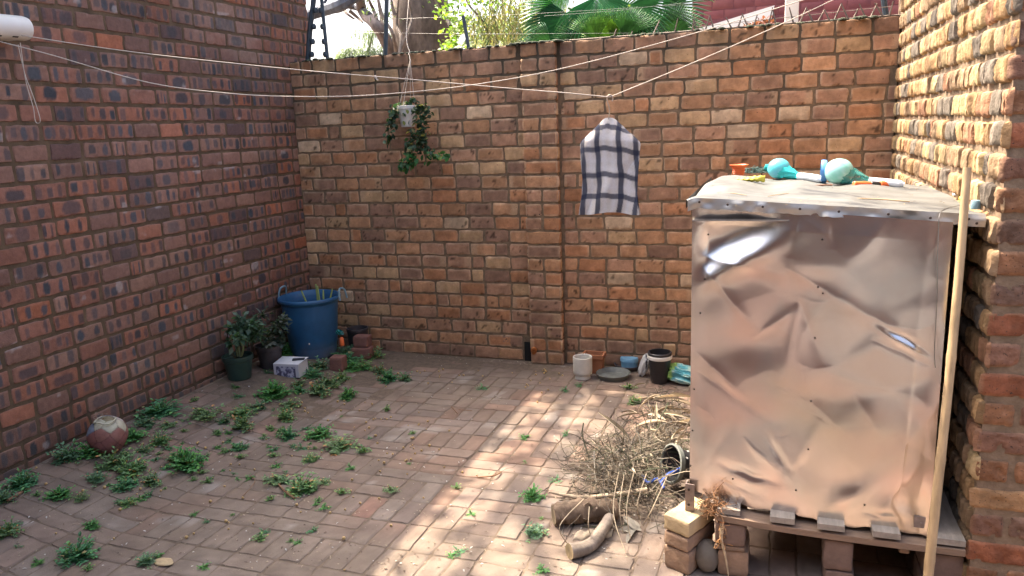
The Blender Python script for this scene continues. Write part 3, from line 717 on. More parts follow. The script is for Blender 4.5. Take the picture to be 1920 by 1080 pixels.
loose_brick(.1, -1.3, 0, .5, .12, .195, .0, M['dullbrick'], 'long dull block under the rear of the pallet', seed=13, name='support_block', cat='block')
# round stone between the stacks
def blob(name, c, r, m, label, cat, sc=(1, 1, 1), amp=.15, seed=0, rot=None, colfn=None, parent=None, fr=2.2, nseg=28):
    mb = MB(); v = []; 
    for i in range(nseg//2+1):
        th = math.pi*i/(nseg//2)
        for k in range(nseg):
            ph = 2*math.pi*k/nseg; v.append((math.sin(th)*math.cos(ph), math.sin(th)*math.sin(ph), math.cos(th)))
    v = np.array(v); d = 1+amp*(fbm(v*fr+seed*3.1, seed)-.5)*2; p = v*d[:, None]*np.array(sc)*r
    if rot: p = p @ np.array(rot.to_matrix()).T
    f = [(i*nseg+k, (i+1)*nseg+k, (i+1)*nseg+(k+1) % nseg, i*nseg+(k+1) % nseg) for i in range(nseg//2) for k in range(nseg)]
    mb.add(p+np.array(c), f, colfn(v) if colfn else (.5, .5, .5))
    if parent is not None: return mb.build(name, m, parent, smooth=80)
    ob = mb.build(name, m, None, smooth=80, loc=(c[0], c[1], c[2]-r*sc[2]*.9)); return tag(ob, label, cat)
blob('stone', (-.205, -2.235, .056), .06, M['stone'], 'round grey brown stone between brick stack and block under pallet', 'stone', (.72, .8, .98), .12, 2)

# dried root clump hanging from the pallet corner
mb = MB(); c0 = Vector((-.178, -2.235, .258))
for i in range(120):
    p = c0+Vector((rnd.gauss(0, .020), rnd.gauss(0, .016), rnd.gauss(-.006, .014))); pts = [p]
    d = Vector((rnd.gauss(0, 1), rnd.gauss(0, 1), rnd.gauss(0, .8))).normalized()
    for k in range(5):
        d = (d+Vector((rnd.gauss(0, .6), rnd.gauss(0, .6), rnd.gauss(0, .6)))).normalized(); pts.append(pts[-1]+d*.012)
    mb.tube(pts, .0011, np.array((.20, .10, .045))*rnd.uniform(.4, 1.5), 4, False)
main = smooth_path([c0+Vector((.015, -.005, -.01)), c0+Vector((.024, -.028, -.06)), c0+Vector((.022, -.032, -.11)), c0+Vector((.036, -.033, -.17)), c0+Vector((.050, -.035, -.255))], 7)
rr = [.006+.004*math.sin(i*1.3)**2*(1-i/len(main)) for i in range(len(main))]; rr = [r*(1.35-1.05*i/len(main)) for i, r in enumerate(rr)]
mb.tube(main, rr, (.5, .38, .22), 8, True, lambda i, k: np.array((.55, .42, .27))*(.6+.4*math.sin(i*2.1+k)**2) if i > 6 else np.array((.33, .13, .05)))
for i in range(50):
    k = rnd.randrange(0, 16); p = Vector(main[k]); pts = [p]
    for q in range(4): pts.append(pts[-1]+Vector((rnd.gauss(0, .008), rnd.gauss(0, .008), rnd.gauss(-.004, .007))))
    mb.tube(pts, .001, np.array((.36, .18, .07))*rnd.uniform(.4, 1.5), 4, False)
tag(mb.build('root_clump', M['dry'], None, loc=tuple(c0)), 'dried fibrous root with pale stalk hanging off the pallet corner', 'dried root')

# bamboo pole
T = Vector((.500, -2.262, 1.398)); B_ = WY(1743, 1080, -2.40); d = (B_-T); Bt = T+d*(T.z/-d.z)
mb = MB(); pts = []; rs = []
for i in range(60):
    s = i/59; p = T.lerp(Bt, s); p += Vector((.004*math.sin(s*5), 0, 0)); pts.append(p); q = (s*9) % 1
    rs.append((.0112+.0036*s)*(1+.10*math.exp(-((q-.5)/.05)**2)))
mb.tube(pts, rs, seg=14); ob = mb.build('bamboo_pole', M['bamboo'], None, smooth=60, loc=tuple(Bt)); tag(ob, 'long pale bamboo pole leaning in front of the metal cabinet by the right wall', 'pole')

# thin wire hanging down from the roof
pr = [WY(1806, 384, -1.9), WY(1772, 392, -2.15), WY(1762, 402, -2.24), WY(1760, 430, -2.255), WY(1758, 480, -2.27), WY(1757, 560, -2.28), WY(1752, 660, -2.28), WY(1754, 690, -2.28)]
mb = MB(); mb.tube(smooth_path(pr, 6), .0011, seg=5); tag(mb.build('thin_wire', M['wire'], None, loc=tuple(pr[0])), 'thin loose wire trailing off the cabinet roof beside bamboo pole', 'wire')

# ------------------------------------------------------------------ things on the cabinet roof
ka = (RFR.z-RFL.z)/(RFR.x-RFL.x)
def RF(x, y, dz=0):
    d = ray(x, y); a = RFL.z-ka*RFL.x+dz; t = (a+ka*CP[0]-CP[2])/(d[2]-ka*d[0]); return Vector(CP+t*d)
def teal_toy(px, py, px2, py2, r, cols, label, rr=1.0, loc='skittle'):
    """a round bulb wrapped in thin teal plastic that gathers into a long neck"""
    a = RF(px, py); b = RF(px2, py2); ax = (b-a); L = ax.length; ax.normalize()
    t = thing('plastic_bundle', label, 'plastic bundle', tuple(a))
    c = a+Vector((0, 0, r*.97))
    blob('bulb', tuple(c), r, M['teal'], None, None, (1.08, 1, 1), .03, 4, colfn=lambda v: np.where((fbm(v*2.2, 5) > .5)[:, None], cols[0], cols[1])*np.ones((len(v), 1)), parent=t)
    # wrap
    q = ax.to_track_quat('Z', 'Y'); mb = MB(); n = 22; seg = 26; v = []; cc = []
    for i in range(n):
        s = i/(n-1); R = r*(1.02*(1-s)**1.2+.24*s)*(1 if s > .1 else .96); z = s*L*.8
        for k in range(seg):
            th = 2*math.pi*k/seg; f_ = 1+.14*s*math.sin(th*5+s*3)+.10*math.sin(th*9+i*.7)*min(1, s*3)
            p = q @ Vector((R*f_*math.cos(th), R*f_*math.sin(th), z)); p = p+c+Vector((0, 0, -(s**.8)*r*.62))
            lo = RFL.z+ka*(p.x-RFL.x)+.004; p.z = max(p.z, lo); v.append(tuple(p)); cc.append(cols[2])
    f = [(i*seg+k, i*seg+(k+1) % seg, (i+1)*seg+(k+1) % seg, (i+1)*seg+k) for i in range(n-1) for k in range(seg)]
    mb.add(v, f, np.array(cc)); mb.build('wrap', M['teal'] if rr == 1.0 else M['film'], t, smooth=60)
    mb = MB(); p0 = c+ax*L*.72-Vector((0, 0, r*.6)); mb.tube(smooth_path([p0, a+ax*L*.95+Vector((0, 0, .018)), a+ax*L*1.3+Vector((0, 0, .016)), a+ax*L*1.55+Vector((0, 0, .012))], 5), [.016]*14+[.011]*2, (.62, .68, .74), 10)
    mb.build('neck', M['teal'], t)
    return t
t1 = teal_toy(1460, 335, 1512, 340, .044, ((.12, .47, .60), (.10, .52, .60), (.02, .42, .42)), 'smaller turquoise ball in bright teal plastic on the cabinet roof, beside the orange cup')
mb = MB(); c = RF(1447, 331)+Vector((-.012, .02, .035)); mb.lathe([(.014, -.02), (.019, 0), (.014, .02), (.001, .022)], tuple(c), (.01, .36, .36), 14, axis=(-1, 0, .3)); mb.build('knot', M['teal'], t1)
t2 = teal_toy(1572, 345, 1650, 350, .052, ((.22, .58, .50), (.30, .62, .58), (.05, .50, .48)), 'larger pale green ball with crinkled clear teal wrap on the cabinet roof', 2.0)
mb = MB(); c = RF(1552, 343)+Vector((-.02, .01, .036)); mb.lathe([(.046, -.010), (.049, 0), (.046, .012)], tuple(c+Vector((.002, 0, .010))), (.10, .28, .62), 24, axis=(1, 0, 0)); mb.build('blue_band', M['teal'], t2)
# orange cup
p = RF(1385, 329); mb = MB(); mb.lathe([(a_*1.55, b_*1.4) for a_, b_ in [(.0001, .0015), (.014, 0), (.0155, .004), (.0165, .022), (.024, .030), (.0265, .034), (.024, .0345), (.0155, .026), (.0135, .006), (.0001, .005)]], tuple(p), seg=24)
for k in range(3): mb.lathe([(.0252+.0008*k, .009+.008*k), (.0272+.0008*k, .011+.008*k), (.0254+.0008*k, .013+.008*k)], tuple(p), seg=24)
tag(mb.build('orange_cup', M['orange'], None, loc=tuple(p)), 'small orange plastic cup with flared rim at the back left of the cabinet roof', 'cup')
# net
a = RF(1402, 324); mb = MB()
for i in range(60):
    pts = [a+Vector((rnd.uniform(-.005, .095), rnd.uniform(-.02, .02), rnd.uniform(.001, .02)))]
    for k in range(4): pts.append(pts[-1]+Vector((rnd.gauss(0, .012), rnd.gauss(0, .008), rnd.gauss(0, .004)))); pts[-1].z = max(pts[-1].z, a.z-.001)
    mb.tube(pts, .0016, (.1, .1, .1), 4, False)
tag(mb.build('green_net', M['net'], None, loc=tuple(a)), 'dark green tangle of netting lying between orange cup and turquoise ball', 'net')
# yellow glove scrap
a = RF(1411, 341); mb = MB(); v = []; nn = 18
for i in range(nn):
    for k in range(10):
        s = i/(nn-1); w_ = .019*math.sin(math.pi*min(1, .15+s*.8)); th = 2*math.pi*k/10
        v.append(a+Vector((-.062+s*.110, w_*math.cos(th)*1.2, .012+.012*math.sin(th)*(.4+.8*s)+.002*math.sin(i*1.9))))
mb.add([tuple(q) for q in v], [(i*10+k, i*10+(k+1) % 10, (i+1)*10+(k+1) % 10, (i+1)*10+k) for i in range(nn-1) for k in range(10)]+[tuple(range(9, -1, -1)), tuple((nn-1)*10+k for k in range(10))])
tag(mb.build('rubber_scrap', M['yellow'], None, loc=tuple(a)), 'crumpled yellow rubber scrap near the front left of the cabinet roof', 'rubber scrap')
# orange handled tool
a, b = RF(1600, 350), RF(1676, 351); t = thing('paint_marker', 'orange and black marker lying on the cabinet roof below the turquoise balls', 'marker', tuple(a)); d = b-a; up = Vector((0, 0, .010))
for nm, s0, s1, r, mm in (('orange_body', 0, .42, .0085, 'orange'), ('dark_grip', .42, .64, .0085, 'blackpl'), ('orange_collar', .64, .86, .0115, 'orange'), ('black_cap', .86, 1.05, .0095, 'blackpl')):
    mb = MB(); mb.tube([a+up+d*s for s in (s0, s0+.01, s1-.01, s1)], [r*1.15, r*1.35, r*1.35, r*1.15], seg=14); mb.build(nm, M[mm], t)
# scraps at the right
for (px, py, r, m_, lb, nm, ct, sc) in [(1794, 370, .0135, 'white', 'round white lump on the cabinet roof beside the right wall', 'white_lump', 'lump', (1.1, 1, .9)),
                                    (1806, 378, .013, 'yellow', 'yellow green lump behind the bamboo pole on the cabinet roof', 'yellow_lump', 'lump', (1.1, 1, .8))]:
    q = RF(px, py); blob(nm, (q.x, q.y, q.z+r*.8), r, M[m_], lb, ct, sc, .1, 3)
q = RF(1829, 392); mb = MB(); mb.lathe([(.0001, .0), (.013, 0), (.014, .003), (.014, .024), (.012, .027), (.0001, .027)], tuple(q), seg=20); tag(mb.build('grey_cap', M['bluegrey'], None, loc=tuple(q)), 'faded grey plastic cap at the front right corner of cabinet roof', 'cap')
# twigs and leaf scraps
for i, (x0, y0, x1, y1, r, lb) in enumerate([(1595, 372, 1706, 378, .0022, 'straight pale stick near the front right of cabinet roof'), (1440, 368, 1484, 362, .0012, 'thin curved twig on the left of the cabinet roof'),
                                         (1345, 361, 1400, 366, .0012, 'fine twig at the front left corner of cabinet roof'), (1521, 349, 1560, 347, .003, 'short brown twig in front of the turquoise balls'), (1565, 369, 1594, 373, .0018, 'short dark twig near the middle front of cabinet roof')]):
    a, b = RF(x0, y0, .006), RF(x1, y1, .006); mb = MB(); mid = a.lerp(b, .5)+Vector((0, .006*(-1)**i, .002))
    mb.tube(smooth_path([a, mid, b], 5), r, (.42, .30, .18) if i != 3 else (.22, .10, .06), 6); tag(mb.build('twig', M['dry'], None, loc=tuple(a)), lb, 'twig')
mb = MB()
for i in range(70):
    q = RF(rnd.uniform(1330, 1800), rnd.uniform(345, 385), .004); put_leaf(mb, LT2, tuple(q), (rnd.gauss(0, 1), rnd.gauss(0, 1), .1), rnd.uniform(.003, .012), rnd.uniform(.002, .005), np.array((.35, .24, .13))*rnd.uniform(.3, 1.3))
tag(mb.build('leaf_litter', M['dry']), 'dry leaf crumbs scattered over the cabinet roof', 'leaf litter', kind='stuff')

# ------------------------------------------------------------------ washing line
reel = thing('washing_line_reel', 'white cylindrical washing line reel fixed high on the left wall', 'washing line reel', (XL, -2.2, 2.03))
a = WX(-130, 40, -3.22); 
ra, rb = WX(-70, 44, -3.17), WX(50, 54, -3.17); d = (rb-ra).normalized(); Rr = .052
mb = MB(); L = (rb-ra).length
mb.lathe([(.001, 0), (Rr*.85, 0), (Rr, .01), (Rr, L-.022), (Rr*.93, L-.006), (Rr*.75, L), (.001, L+.002)], tuple(ra), seg=32, axis=tuple(d)); mb.build('housing', M['white'], reel)
for px in (2, 33):
    q = WX(px, 66, -3.17+Rr*.86) + Vector((0, 0, -.0)); c = ra+d*((q-ra).dot(d)); rd_ = (Vector((.62, 0, -.8))).normalized()
    mb = MB(); p = c+rd_*Rr; e = d*.014; n_ = rd_.cross(d)*.004
    mb.add([tuple(p-e-n_+rd_*.001), tuple(p+e-n_+rd_*.001), tuple(p+e+n_+rd_*.001), tuple(p-e+n_+rd_*.001)], [(0, 1, 2, 3)]); mb.build('slot', M['opening'], reel, smooth=False)
mb = MB(); mb.box((XL, min(ra.y, rb.y)+.03, ra.z-.04), (-3.20, max(ra.y, rb.y)-.02, ra.z+.06), bev=.004); mb.build('bracket', M['white'], reel)
mb = MB(); q = rb+d*.003; mb.lathe([(.016, 0), (.014, .008), (.001, .009)], tuple(q), seg=12, axis=tuple(d)); mb.build('end_knob', M['white'], reel)
hang = WY(1143, 182, -1.4)
def cord(pts, r, label, name='washing_line'):
    mb = MB(); mb.tube(pts, r, seg=6); o = mb.build(name, M['rope'], None, loc=tuple(pts[0])); return tag(o, label, 'washing line')
def thru(pix, X0, X1, Y0, Y1):
    """a cord that runs from the left wall to the right wall, sagging between"""
    out = []
    for px, py, Yd in pix: out.append(tuple(WY(px, py, Yd)))
    return smooth_path(out, 8)
r1 = WX(1740, -88, .57)
cord(thru([(0, 78, -2.30), (100, 104, -2.18), (280, 155, -2.0), (430, 175, -1.85), (560, 181, -1.75), (700, 178, -1.62), (880, 160, -1.5), (1060, 127, -1.36), (1300, 63, -1.2), (1480, 8, -1.05), (1720, -66, -.9)], 0, 0, 0, 0), .0020, 'washing line sagging lowest over the left side, from the white reel to the right wall')
cord(thru([(40, 66, -2.22), (180, 88, -2.1), (330, 107, -2.0), (560, 131, -1.8), (760, 148, -1.65), (960, 166, -1.5), (1060, 174, -1.45), (1143, 182, -1.4)], 0, 0, 0, 0)[:-1]+[tuple(hang)]+[tuple(hang.lerp(r1, s)+Vector((0, 0, -.02*math.sin(math.pi*s)))) for s in np.linspace(.05, 1, 20)], .0020, 'washing line that dips to the plaid peg bag and rises to the right wall')
q = [WY(38, 80, -2.26), WY(48, 150, -2.26), WY(62, 200, -2.26), WY(66, 226, -2.26), WY(72, 231, -2.26), WY(75, 222, -2.26), WY(62, 180, -2.26), WY(47, 140, -2.26), WY(34, 84, -2.26)]
cord(smooth_path(q, 6), .0016, 'thin slack loop of cord dangling below the white washing line reel', 'cord_loop')
mb = MB(); k0 = WY(703, 143, -1.70); 
for i in range(6): mb.lathe([(.0045, -.003), (.006, 0), (.0045, .003)], tuple(k0+Vector((.002*i, .001, -.003*i))), seg=8, axis=(.6, .1, -.8+.3*i))
o = mb.build('cord_knot', M['rope'], None, loc=tuple(k0)); tag(o, 'small pale knot tied on the upper washing line left of the hanging pot', 'knot')

# plaid peg bag on a wire hanger
HY = -1.4
hg = thing('coat_hanger', 'bent wire hanger hook over the washing line holding the plaid bag', 'hanger', tuple(hang))
hp = [(1137, 188), (1139, 181), (1144, 178), (1149, 182), (1149, 188)]
mb = MB(); mb.tube(smooth_path([WY(*q, HY) for q in [(1148, 190), (1149, 184), (1145, 178.5), (1140, 180), (1138.5, 188), (1142, 200), (1143, 210), (1141, 224)]], 5), .0030, seg=6); mb.build('hook', M['hook'], hg)
sh = [WY(*q, HY+.002) for q in [(1141, 226), (1100, 258), (1094, 268), (1196, 264), (1190, 255), (1141, 226)]]
mb = MB(); mb.tube(sh, .0019, seg=6); mb.build('shoulder_bar', M['hook'], hg)
prof = [(0.0, 1134, 1150), (.01, 1131, 1154), (.04, 1126, 1160), (.08, 1119, 1168), (.12, 1112, 1175), (.16, 1104, 1183), (.20, 1096.5, 1190.5), (.225, 1091.5, 1196), (.25, 1088.5, 1200), (.28, 1087.5, 1201), (.36, 1088.5, 1199.5), (.5, 1090.5, 1197.5), (.65, 1092, 1195.5), (.8, 1091.5, 1195), (.9, 1089, 1196.5), (1.0, 1086.5, 1200)]
pt = np.array(prof); nv, nu = 90, 70
vv = []; cc = []
tl, br = WY(1087, 222, HY), WY(1200, 400, HY)
for side in (0, 1):
    for i in range(nv):
        t = i/(nv-1); xl = np.interp(t, pt[:, 0], pt[:, 1]); xr = np.interp(t, pt[:, 0], pt[:, 2]); yl = 222+178*t
        for k in range(nu):
            s = k/(nu-1); px = xl+(xr-xl)*s; py = yl+ (3*(1-t) if False else 0) - 1.5*math.sin(s*3.1)*(1-t) + (2.5*math.sin(s*7+1) if t > .97 else 0)
            q = WY(px, py, HY); e = (1-(2*s-1)**4)*min(1, (t+.01)*4)
            th = .016*e*(1+.35*math.sin(t*5+s*2)) + .010*math.sin(s*9+t*5)*t + .004*math.sin(s*4-t*9)*min(1, t*3) + .003*math.sin((s+t)*17)*t
            q.y += -th if side == 0 else th; vv.append(tuple(q))
            u = (px-1087)/113; v_ = t+.03*math.sin(s*3.4)-.015*s+.006*math.sin(s*19)
            u2 = u+.018*math.sin(t*6+.5)+(.09*max(0, t-.82))+.006*math.sin(t*23+s*5)
            c = np.array((.56, .52, .49)); dk = np.array((.028, .034, .062)); mid = np.array((.34, .315, .325))
            for q_ in (.19, .425, .56, .80): c = c+(np.array((.62, .60, .62))-c)*math.exp(-((u2-q_)/.035)**2)*.7
            for q_ in (.22, .46, .55, .74): c = c+(np.array((.62, .60, .62))-c)*math.exp(-((v_-q_)/.03)**2)*.6
            a = 0
            vs = [max(0, 1-max(0, abs(u2-q_)-w_)/.012) for q_, w_ in ((.065, .035), (.315, .036), (.675, .038), (.945, .036))]
            hs = [max(0, 1-max(0, abs(v_-q_)-.024)/.008) for q_ in (.115, .345, .615, .835)]
            a = max(vs); b = max(hs)
            c = c*(1-a*.90)+dk*a*.90; c = c*(1-b*.84)+dk*b*.84
            cc.append(c)
idx = np.arange(nu*nv).reshape(nv, nu); f = np.stack([idx[:-1, :-1], idx[1:, :-1], idx[1:, 1:], idx[:-1, 1:]], -1).reshape(-1, 4)
mb = MB(); mb.add(vv, np.concatenate([f, f[:, ::-1]+nu*nv]).tolist(), np.array(cc)); 
hb = WY(1143, 222, HY); o = mb.build('peg_bag', M['fabric'], None, smooth=80, loc=tuple(hb)); tag(o, 'navy and white plaid cloth bag hanging from the washing line', 'bag')

# hanging pot with ivy
HYP = -.13
hp_ = thing('hanging_pot', 'small white hanging pot with trailing ivy against the back wall', 'hanging plant', tuple(WY(763, 238, HYP)))
pc = WY(764, 218, HYP); rt, hgt = .061, .135
mb = MB(); z0 = pc.z-hgt/2; mb.lathe([(.0005, z0), (.043, z0), (.046, z0+.006), (.058, z0+.112), (.0635, z0+.114), (.0645, z0+.133), (.059, z0+.135), (.056, z0+.118), (.044, z0+.02), (.0005, z0+.018)], (pc.x, pc.y, 0), seg=30); mb.build('pot', M['white'], hp_)
hk = WY(768, 97, -.03); knot = WY(769, 112, -.10)
mb = MB(); mb.tube([hk+Vector((0, .05, -.004)), hk, hk+Vector((0, -.02, -.02))], .003, seg=6)
for dx, dy in ((-.058, 0), (.058, .0), (0, -.055), (0, .05)): mb.tube([hk+Vector((0, -.012, -.012)), knot, Vector((pc.x+dx, pc.y+dy, z0+.125))], .0016, seg=5)
for k in range(3): mb.tube([hk+Vector((0, -.012, -.01)), knot+Vector((.002*k, 0, -.01)), WY(762+3*k, 140, -.11)], .0014, seg=5)
mb.build('strings', M['rope'], hp_)
mb = MB()
strands = [[(742, 200), (738, 215), (728, 235), (733, 262)], [(745, 204), (738, 240), (728, 268)], [(780, 200), (790, 225), (788, 262), (778, 300)], [(785, 198), (797, 215), (800, 245)],
           [(778, 206), (785, 240), (790, 275), (800, 300)], [(775, 240), (775, 270), (770, 300), (760, 318)], [(770, 245), (768, 280), (772, 308)], [(790, 260), (806, 285), (825, 292), (841, 290)], [(785, 230), (795, 262), (812, 285)],
           [(768, 270), (760, 295), (752, 316)], [(782, 200), (795, 200), (803, 212)], [(765, 198), (770, 190), (778, 186)], [(750, 200), (742, 196), (738, 205)]]
for st_ in strands:
    P = smooth_path([tuple(WY(x, y, HYP+(.02 if st_[0][0] < 768 and st_[0][0] > 745 else -.045)-rnd.uniform(0, .03))) for x, y in st_], 8); mb.tube(P, .0013, (.10, .08, .05), 4, False)
    for p in P[::1]:
        for k in range(rnd.choice((1, 2, 2, 3))):
            c = np.array((.035, .075, .04))*rnd.uniform(.5, 1.5)
            if rnd.random() < .1: c = np.array((.22, .20, .08))
            if p[2] < WY(770, 285, HYP).z: c = c*np.array((1.1, 1.9, 1.1))
            d = Vector((rnd.gauss(0, 1), -abs(rnd.gauss(0, .7)), rnd.gauss(-.5, .5))); put_leaf(mb, LT3, Vector(p)+Vector((rnd.gauss(0, .010), rnd.gauss(0, .01), rnd.gauss(0, .010))), d, rnd.uniform(.022, .04), rnd.uniform(.020, .034), c, rnd.uniform(-1, 1))
for k in range(5): q = WY(rnd.uniform(754, 768), rnd.uniform(205, 235), HYP-.065); put_leaf(mb, LT3, tuple(q), (rnd.gauss(0, .4), -.3, -1), .03, .026, (.20, .22, .06) if k < 2 else (.04, .08, .05))
mb.build('ivy', M['leaf'], hp_, smooth=60)

# ------------------------------------------------------------------ corner: bucket, pots, box, ball
bc = Vector((-3.045, -.345, 0)); bc.z = float(GH(-3.0, -.45))-.014; br_ = .205; bh = .43
bk = thing('water_barrel', 'tall blue plastic tub in the corner of the yard with cut stalks inside', 'tub', tuple(bc))
prof = [(.001, .002), (.140, .002), (.150, .012)]
for i in range(24):
    z = .02+i*(bh-.07)/23; r = .150+(.195-.150)*(z/bh); 
    if i in (5, 10, 15, 19): prof += [(r+.001, z), (r-.006, z+.002), (r-.006, z+.007), (r+.001, z+.009)]
    else: prof.append((r, z))
prof += [(.197, bh-.035), (.207, bh-.030), (.2125, bh-.018), (.211, bh-.004), (.204, bh), (.197, bh-.004), (.190, bh-.05), (.165, .1), (.15, .06), (.001, .06)]
mb = MB(); mb.lathe(prof, tuple(bc), seg=56); mb.build('body', M['blue'], bk, smooth=60)
for px, sg in ((532, -1), (642, 1)):
    a = WY(px, 560, bc.y-.02); top = Vector((a.x-.008*sg, a.y, bc.z+bh+.062)); mb = MB()
    mb.tube(smooth_path([Vector((a.x+.008*sg, a.y-.045, bc.z+bh-.012)), Vector((a.x, a.y-.035, bc.z+bh+.045)), top, Vector((a.x, a.y+.035, bc.z+bh+.045)), Vector((a.x+.008*sg, a.y+.045, bc.z+bh-.012))], 6), .0065, seg=8); mb.build('handle', M['bluegrey'], bk)
mb = MB()
for px, py, px2, py2 in [(565, 545, 578, 575), (592, 533, 597, 572), (595, 536, 601, 575), (623, 542, 617, 570), (606, 544, 607, 570)]:
    a, b = WY(px, py, bc.y+.02), WY(px2, py2, bc.y+.02); mb.tube([b+(b-a)*3, b, a], [.007, .007, .005], np.array((.22, .27, .09))*rnd.uniform(.7, 1.8), 7)
mb.build('stalks', M['dry'], bk)
mb = MB(); q = WY(580, 645, bc.y-.165); mb.lathe([(.006, 0), (.005, .003), (.001, .004)], tuple(q), seg=10, axis=(-.1, -1, 0)); mb.build('stud', M['white'], bk)
tp = WY(634, 622, bc.y-.10); mb = MB(); mb.tube([tp, tp+Vector((.05, -.03, 0))], .012, seg=10); mb.lathe([(.018, -.01), (.020, 0), (.018, .01)], tuple(tp+Vector((.02, -.02, .003))), seg=12, axis=(1, -.4, 0)); tap = mb.build('tap', M['film'], bk)
o = WY(641, 640, bc.y-.12); mb = MB(); mb.lathe([(.001, -.03), (.013, -.03), (.016, -.02), (.014, .02), (.009, .028), (.001, .03)], tuple(o), seg=14); mb.build('tap_spout', M['orange'], bk)
bp_ = Vector((-2.835, -.10, 0)); bp_.z = float(GH(-2.8, -.12))-.004; mb = MB(); mb.lathe([(.001, 0), (.060, 0), (.063, .01), (.074, .17), (.078, .175), (.078, .192), (.071, .193), (.06, .03), (.001, .03)], tuple(bp_), seg=28, wob=.01)
tag(mb.build('dark_pot', M['darkpot'], None, loc=tuple(bp_)), 'dark empty pot tucked between the blue tub and the back wall', 'pot')
loose_brick(-2.735, -.22, .022, .14, .09, .078, .15, M['redbrick'], 'lower red brick of the small stack right of the blue tub', seed=20)
loose_brick(-2.735, -.21, .1005, .11, .085, .080, .1, M['redbrick'], 'upper red brick of the small stack right of the blue tub', seed=21)
q = G(628, 697); loose_brick(q.x, q.y+.05, q.z-.004, .092, .09, .098, .12, M['redbrick'], 'small square dark red brick standing among weeds in front of the blue tub', seed=22)

def shrub(mb, c, R, n, cols, Lf=(.02, .035), stems=5, seedz=0, sq=(1, 1, .8), base=None):
    r_ = random.Random(seedz)
    base = base or (c-Vector((0, 0, R*1.3)))
    tips = []
    for i in range(stems):
        d = Vector((r_.gauss(0, .5), r_.gauss(0, .5), 1)); e = c+Vector((r_.gauss(0, .45)*R*sq[0], r_.gauss(0, .45)*R*sq[1], r_.uniform(-.1, .7)*R*sq[2])); tips.append(e)
        P = smooth_path([base+Vector((r_.gauss(0, .01), r_.gauss(0, .01), 0)), base.lerp(e, .5)+Vector((r_.gauss(0, .02), r_.gauss(0, .02), 0)), e], 4); mb.tube(P, [.005-.003*k/(len(P)-1) for k in range(len(P))], (.10, .085, .055), 5, False)
    cl = [(c+Vector((r_.gauss(0, .5)*R*sq[0], r_.gauss(0, .5)*R*sq[1], r_.gauss(0, .45)*R*sq[2])), r_.uniform(.2, .45)*R) for _ in range(14)]
    for i in range(n):
        cc_, cr_ = r_.choice(cl); d = Vector((r_.gauss(0, 1), r_.gauss(0, 1), r_.gauss(.2, .8))); p = cc_+d.normalized()*cr_*r_.random()
        put_leaf(mb, LT2, p, d, r_.uniform(*Lf), r_.uniform(*Lf)*.72, np.array(r_.choice(cols))*r_.uniform(.6, 1.5), r_.uniform(-.8, .8))
def pot(name, label, c, r, h, m, plant, cat='potted plant'):
    t = thing(name, label, cat, tuple(c)); mb = MB()
    mb.lathe([(.001, .001), (r*.72, .001), (r*.75, .006), (r*.93, h*.80), (r, h*.82), (r*1.02, h*.86), (r*1.02, h), (r*.95, h+.002), (r*.9, h*.86), (r*.001, h*.84)], tuple(c), seg=34); mb.build('pot', M[m], t)
    mb = MB(); plant(mb); mb.build('plant', M['leaf'], t, smooth=60); return t
c = G(450, 709)
c.x = max(c.x, XL+.11)
def pl1(mb):
    shrub(mb, WY(452, 618, c.y), .108, 560, [(.05, .11, .065), (.07, .14, .09), (.13, .20, .15)], (.026, .048), 5, 3, (1, .8, .75), Vector((c.x, c.y, c.z+.12)))
    for pp in ([(450, 668), (447, 650), (436, 635), (427, 622)], [(452, 668), (456, 652), (448, 636), (440, 618)], [(446, 668), (444, 655), (446, 640)]):
        P = smooth_path([WY(x, y, c.y-.02) for x, y in pp], 4); mb.tube(P, [.0085-.005*k/(len(P)-1) for k in range(len(P))], (.22, .25, .13), 7)
pot('potted_succulent', 'green plastic pot with a leafy thick stemmed plant beside the left wall', c, .092, .150, 'greenpot', pl1)
c2 = G(505, 690); c2.y += .02
def pl2(mb): shrub(mb, WY(505, 632, c2.y), .122, 620, [(.05, .085, .06), (.08, .10, .08), (.14, .16, .14)], (.022, .042), 7, 9, (1, .8, .8), Vector((c2.x, c2.y, c2.z+.12)))
pot('potted_shrub', 'dark pot with a dull grey green shrub between green pot and blue tub', c2, .085, .150, 'darkpot', pl2)
# printed white box
c = G(538, 706); bx = thing('printed_box', 'white cardboard box with a dark purple printed side lying by the blue tub', 'box', tuple(c))
an = .10; mb = MB(); W_, D_, H_ = .175, .12, .088
Rm = Matrix.Rotation(an, 3, 'Z'); cen = np.array((c.x, c.y+.05, c.z-.003))
def bxq(pts, col_, name, m='box', grid=None):
    mb = MB(); P = [Vector(p) for p in pts]
    P = [Rm @ p + Vector(cen) for p in P]; mb.add([tuple(p) for p in P], [(0, 1, 2, 3)], col_); return mb.build(name, M[m], bx, smooth=False)
x, y, z = W_/2, D_/2, H_
bxq([(-x, -y, .002), (x, -y, .002), (x, -y, z), (-x, -y, z)], (.52, .51, .56), 'front'); bxq([(x, -y, .002), (x, y, .002), (x, y, z), (x, -y, z)], (.55, .54, .55), 'side'); bxq([(-x, y, .002), (-x, -y, .002), (-x, -y, z), (-x, y, z)], (.55, .54, .55), 'side')
bxq([(x, y, .002), (-x, y, .002), (-x, y, z), (x, y, z)], (.5, .5, .5), 'back'); bxq([(-x, -y, z), (x, -y, z), (x+.008, y*1.1, z+.012), (-x-.004, y*1.1, z+.012)], (.62, .62, .64), 'lid')
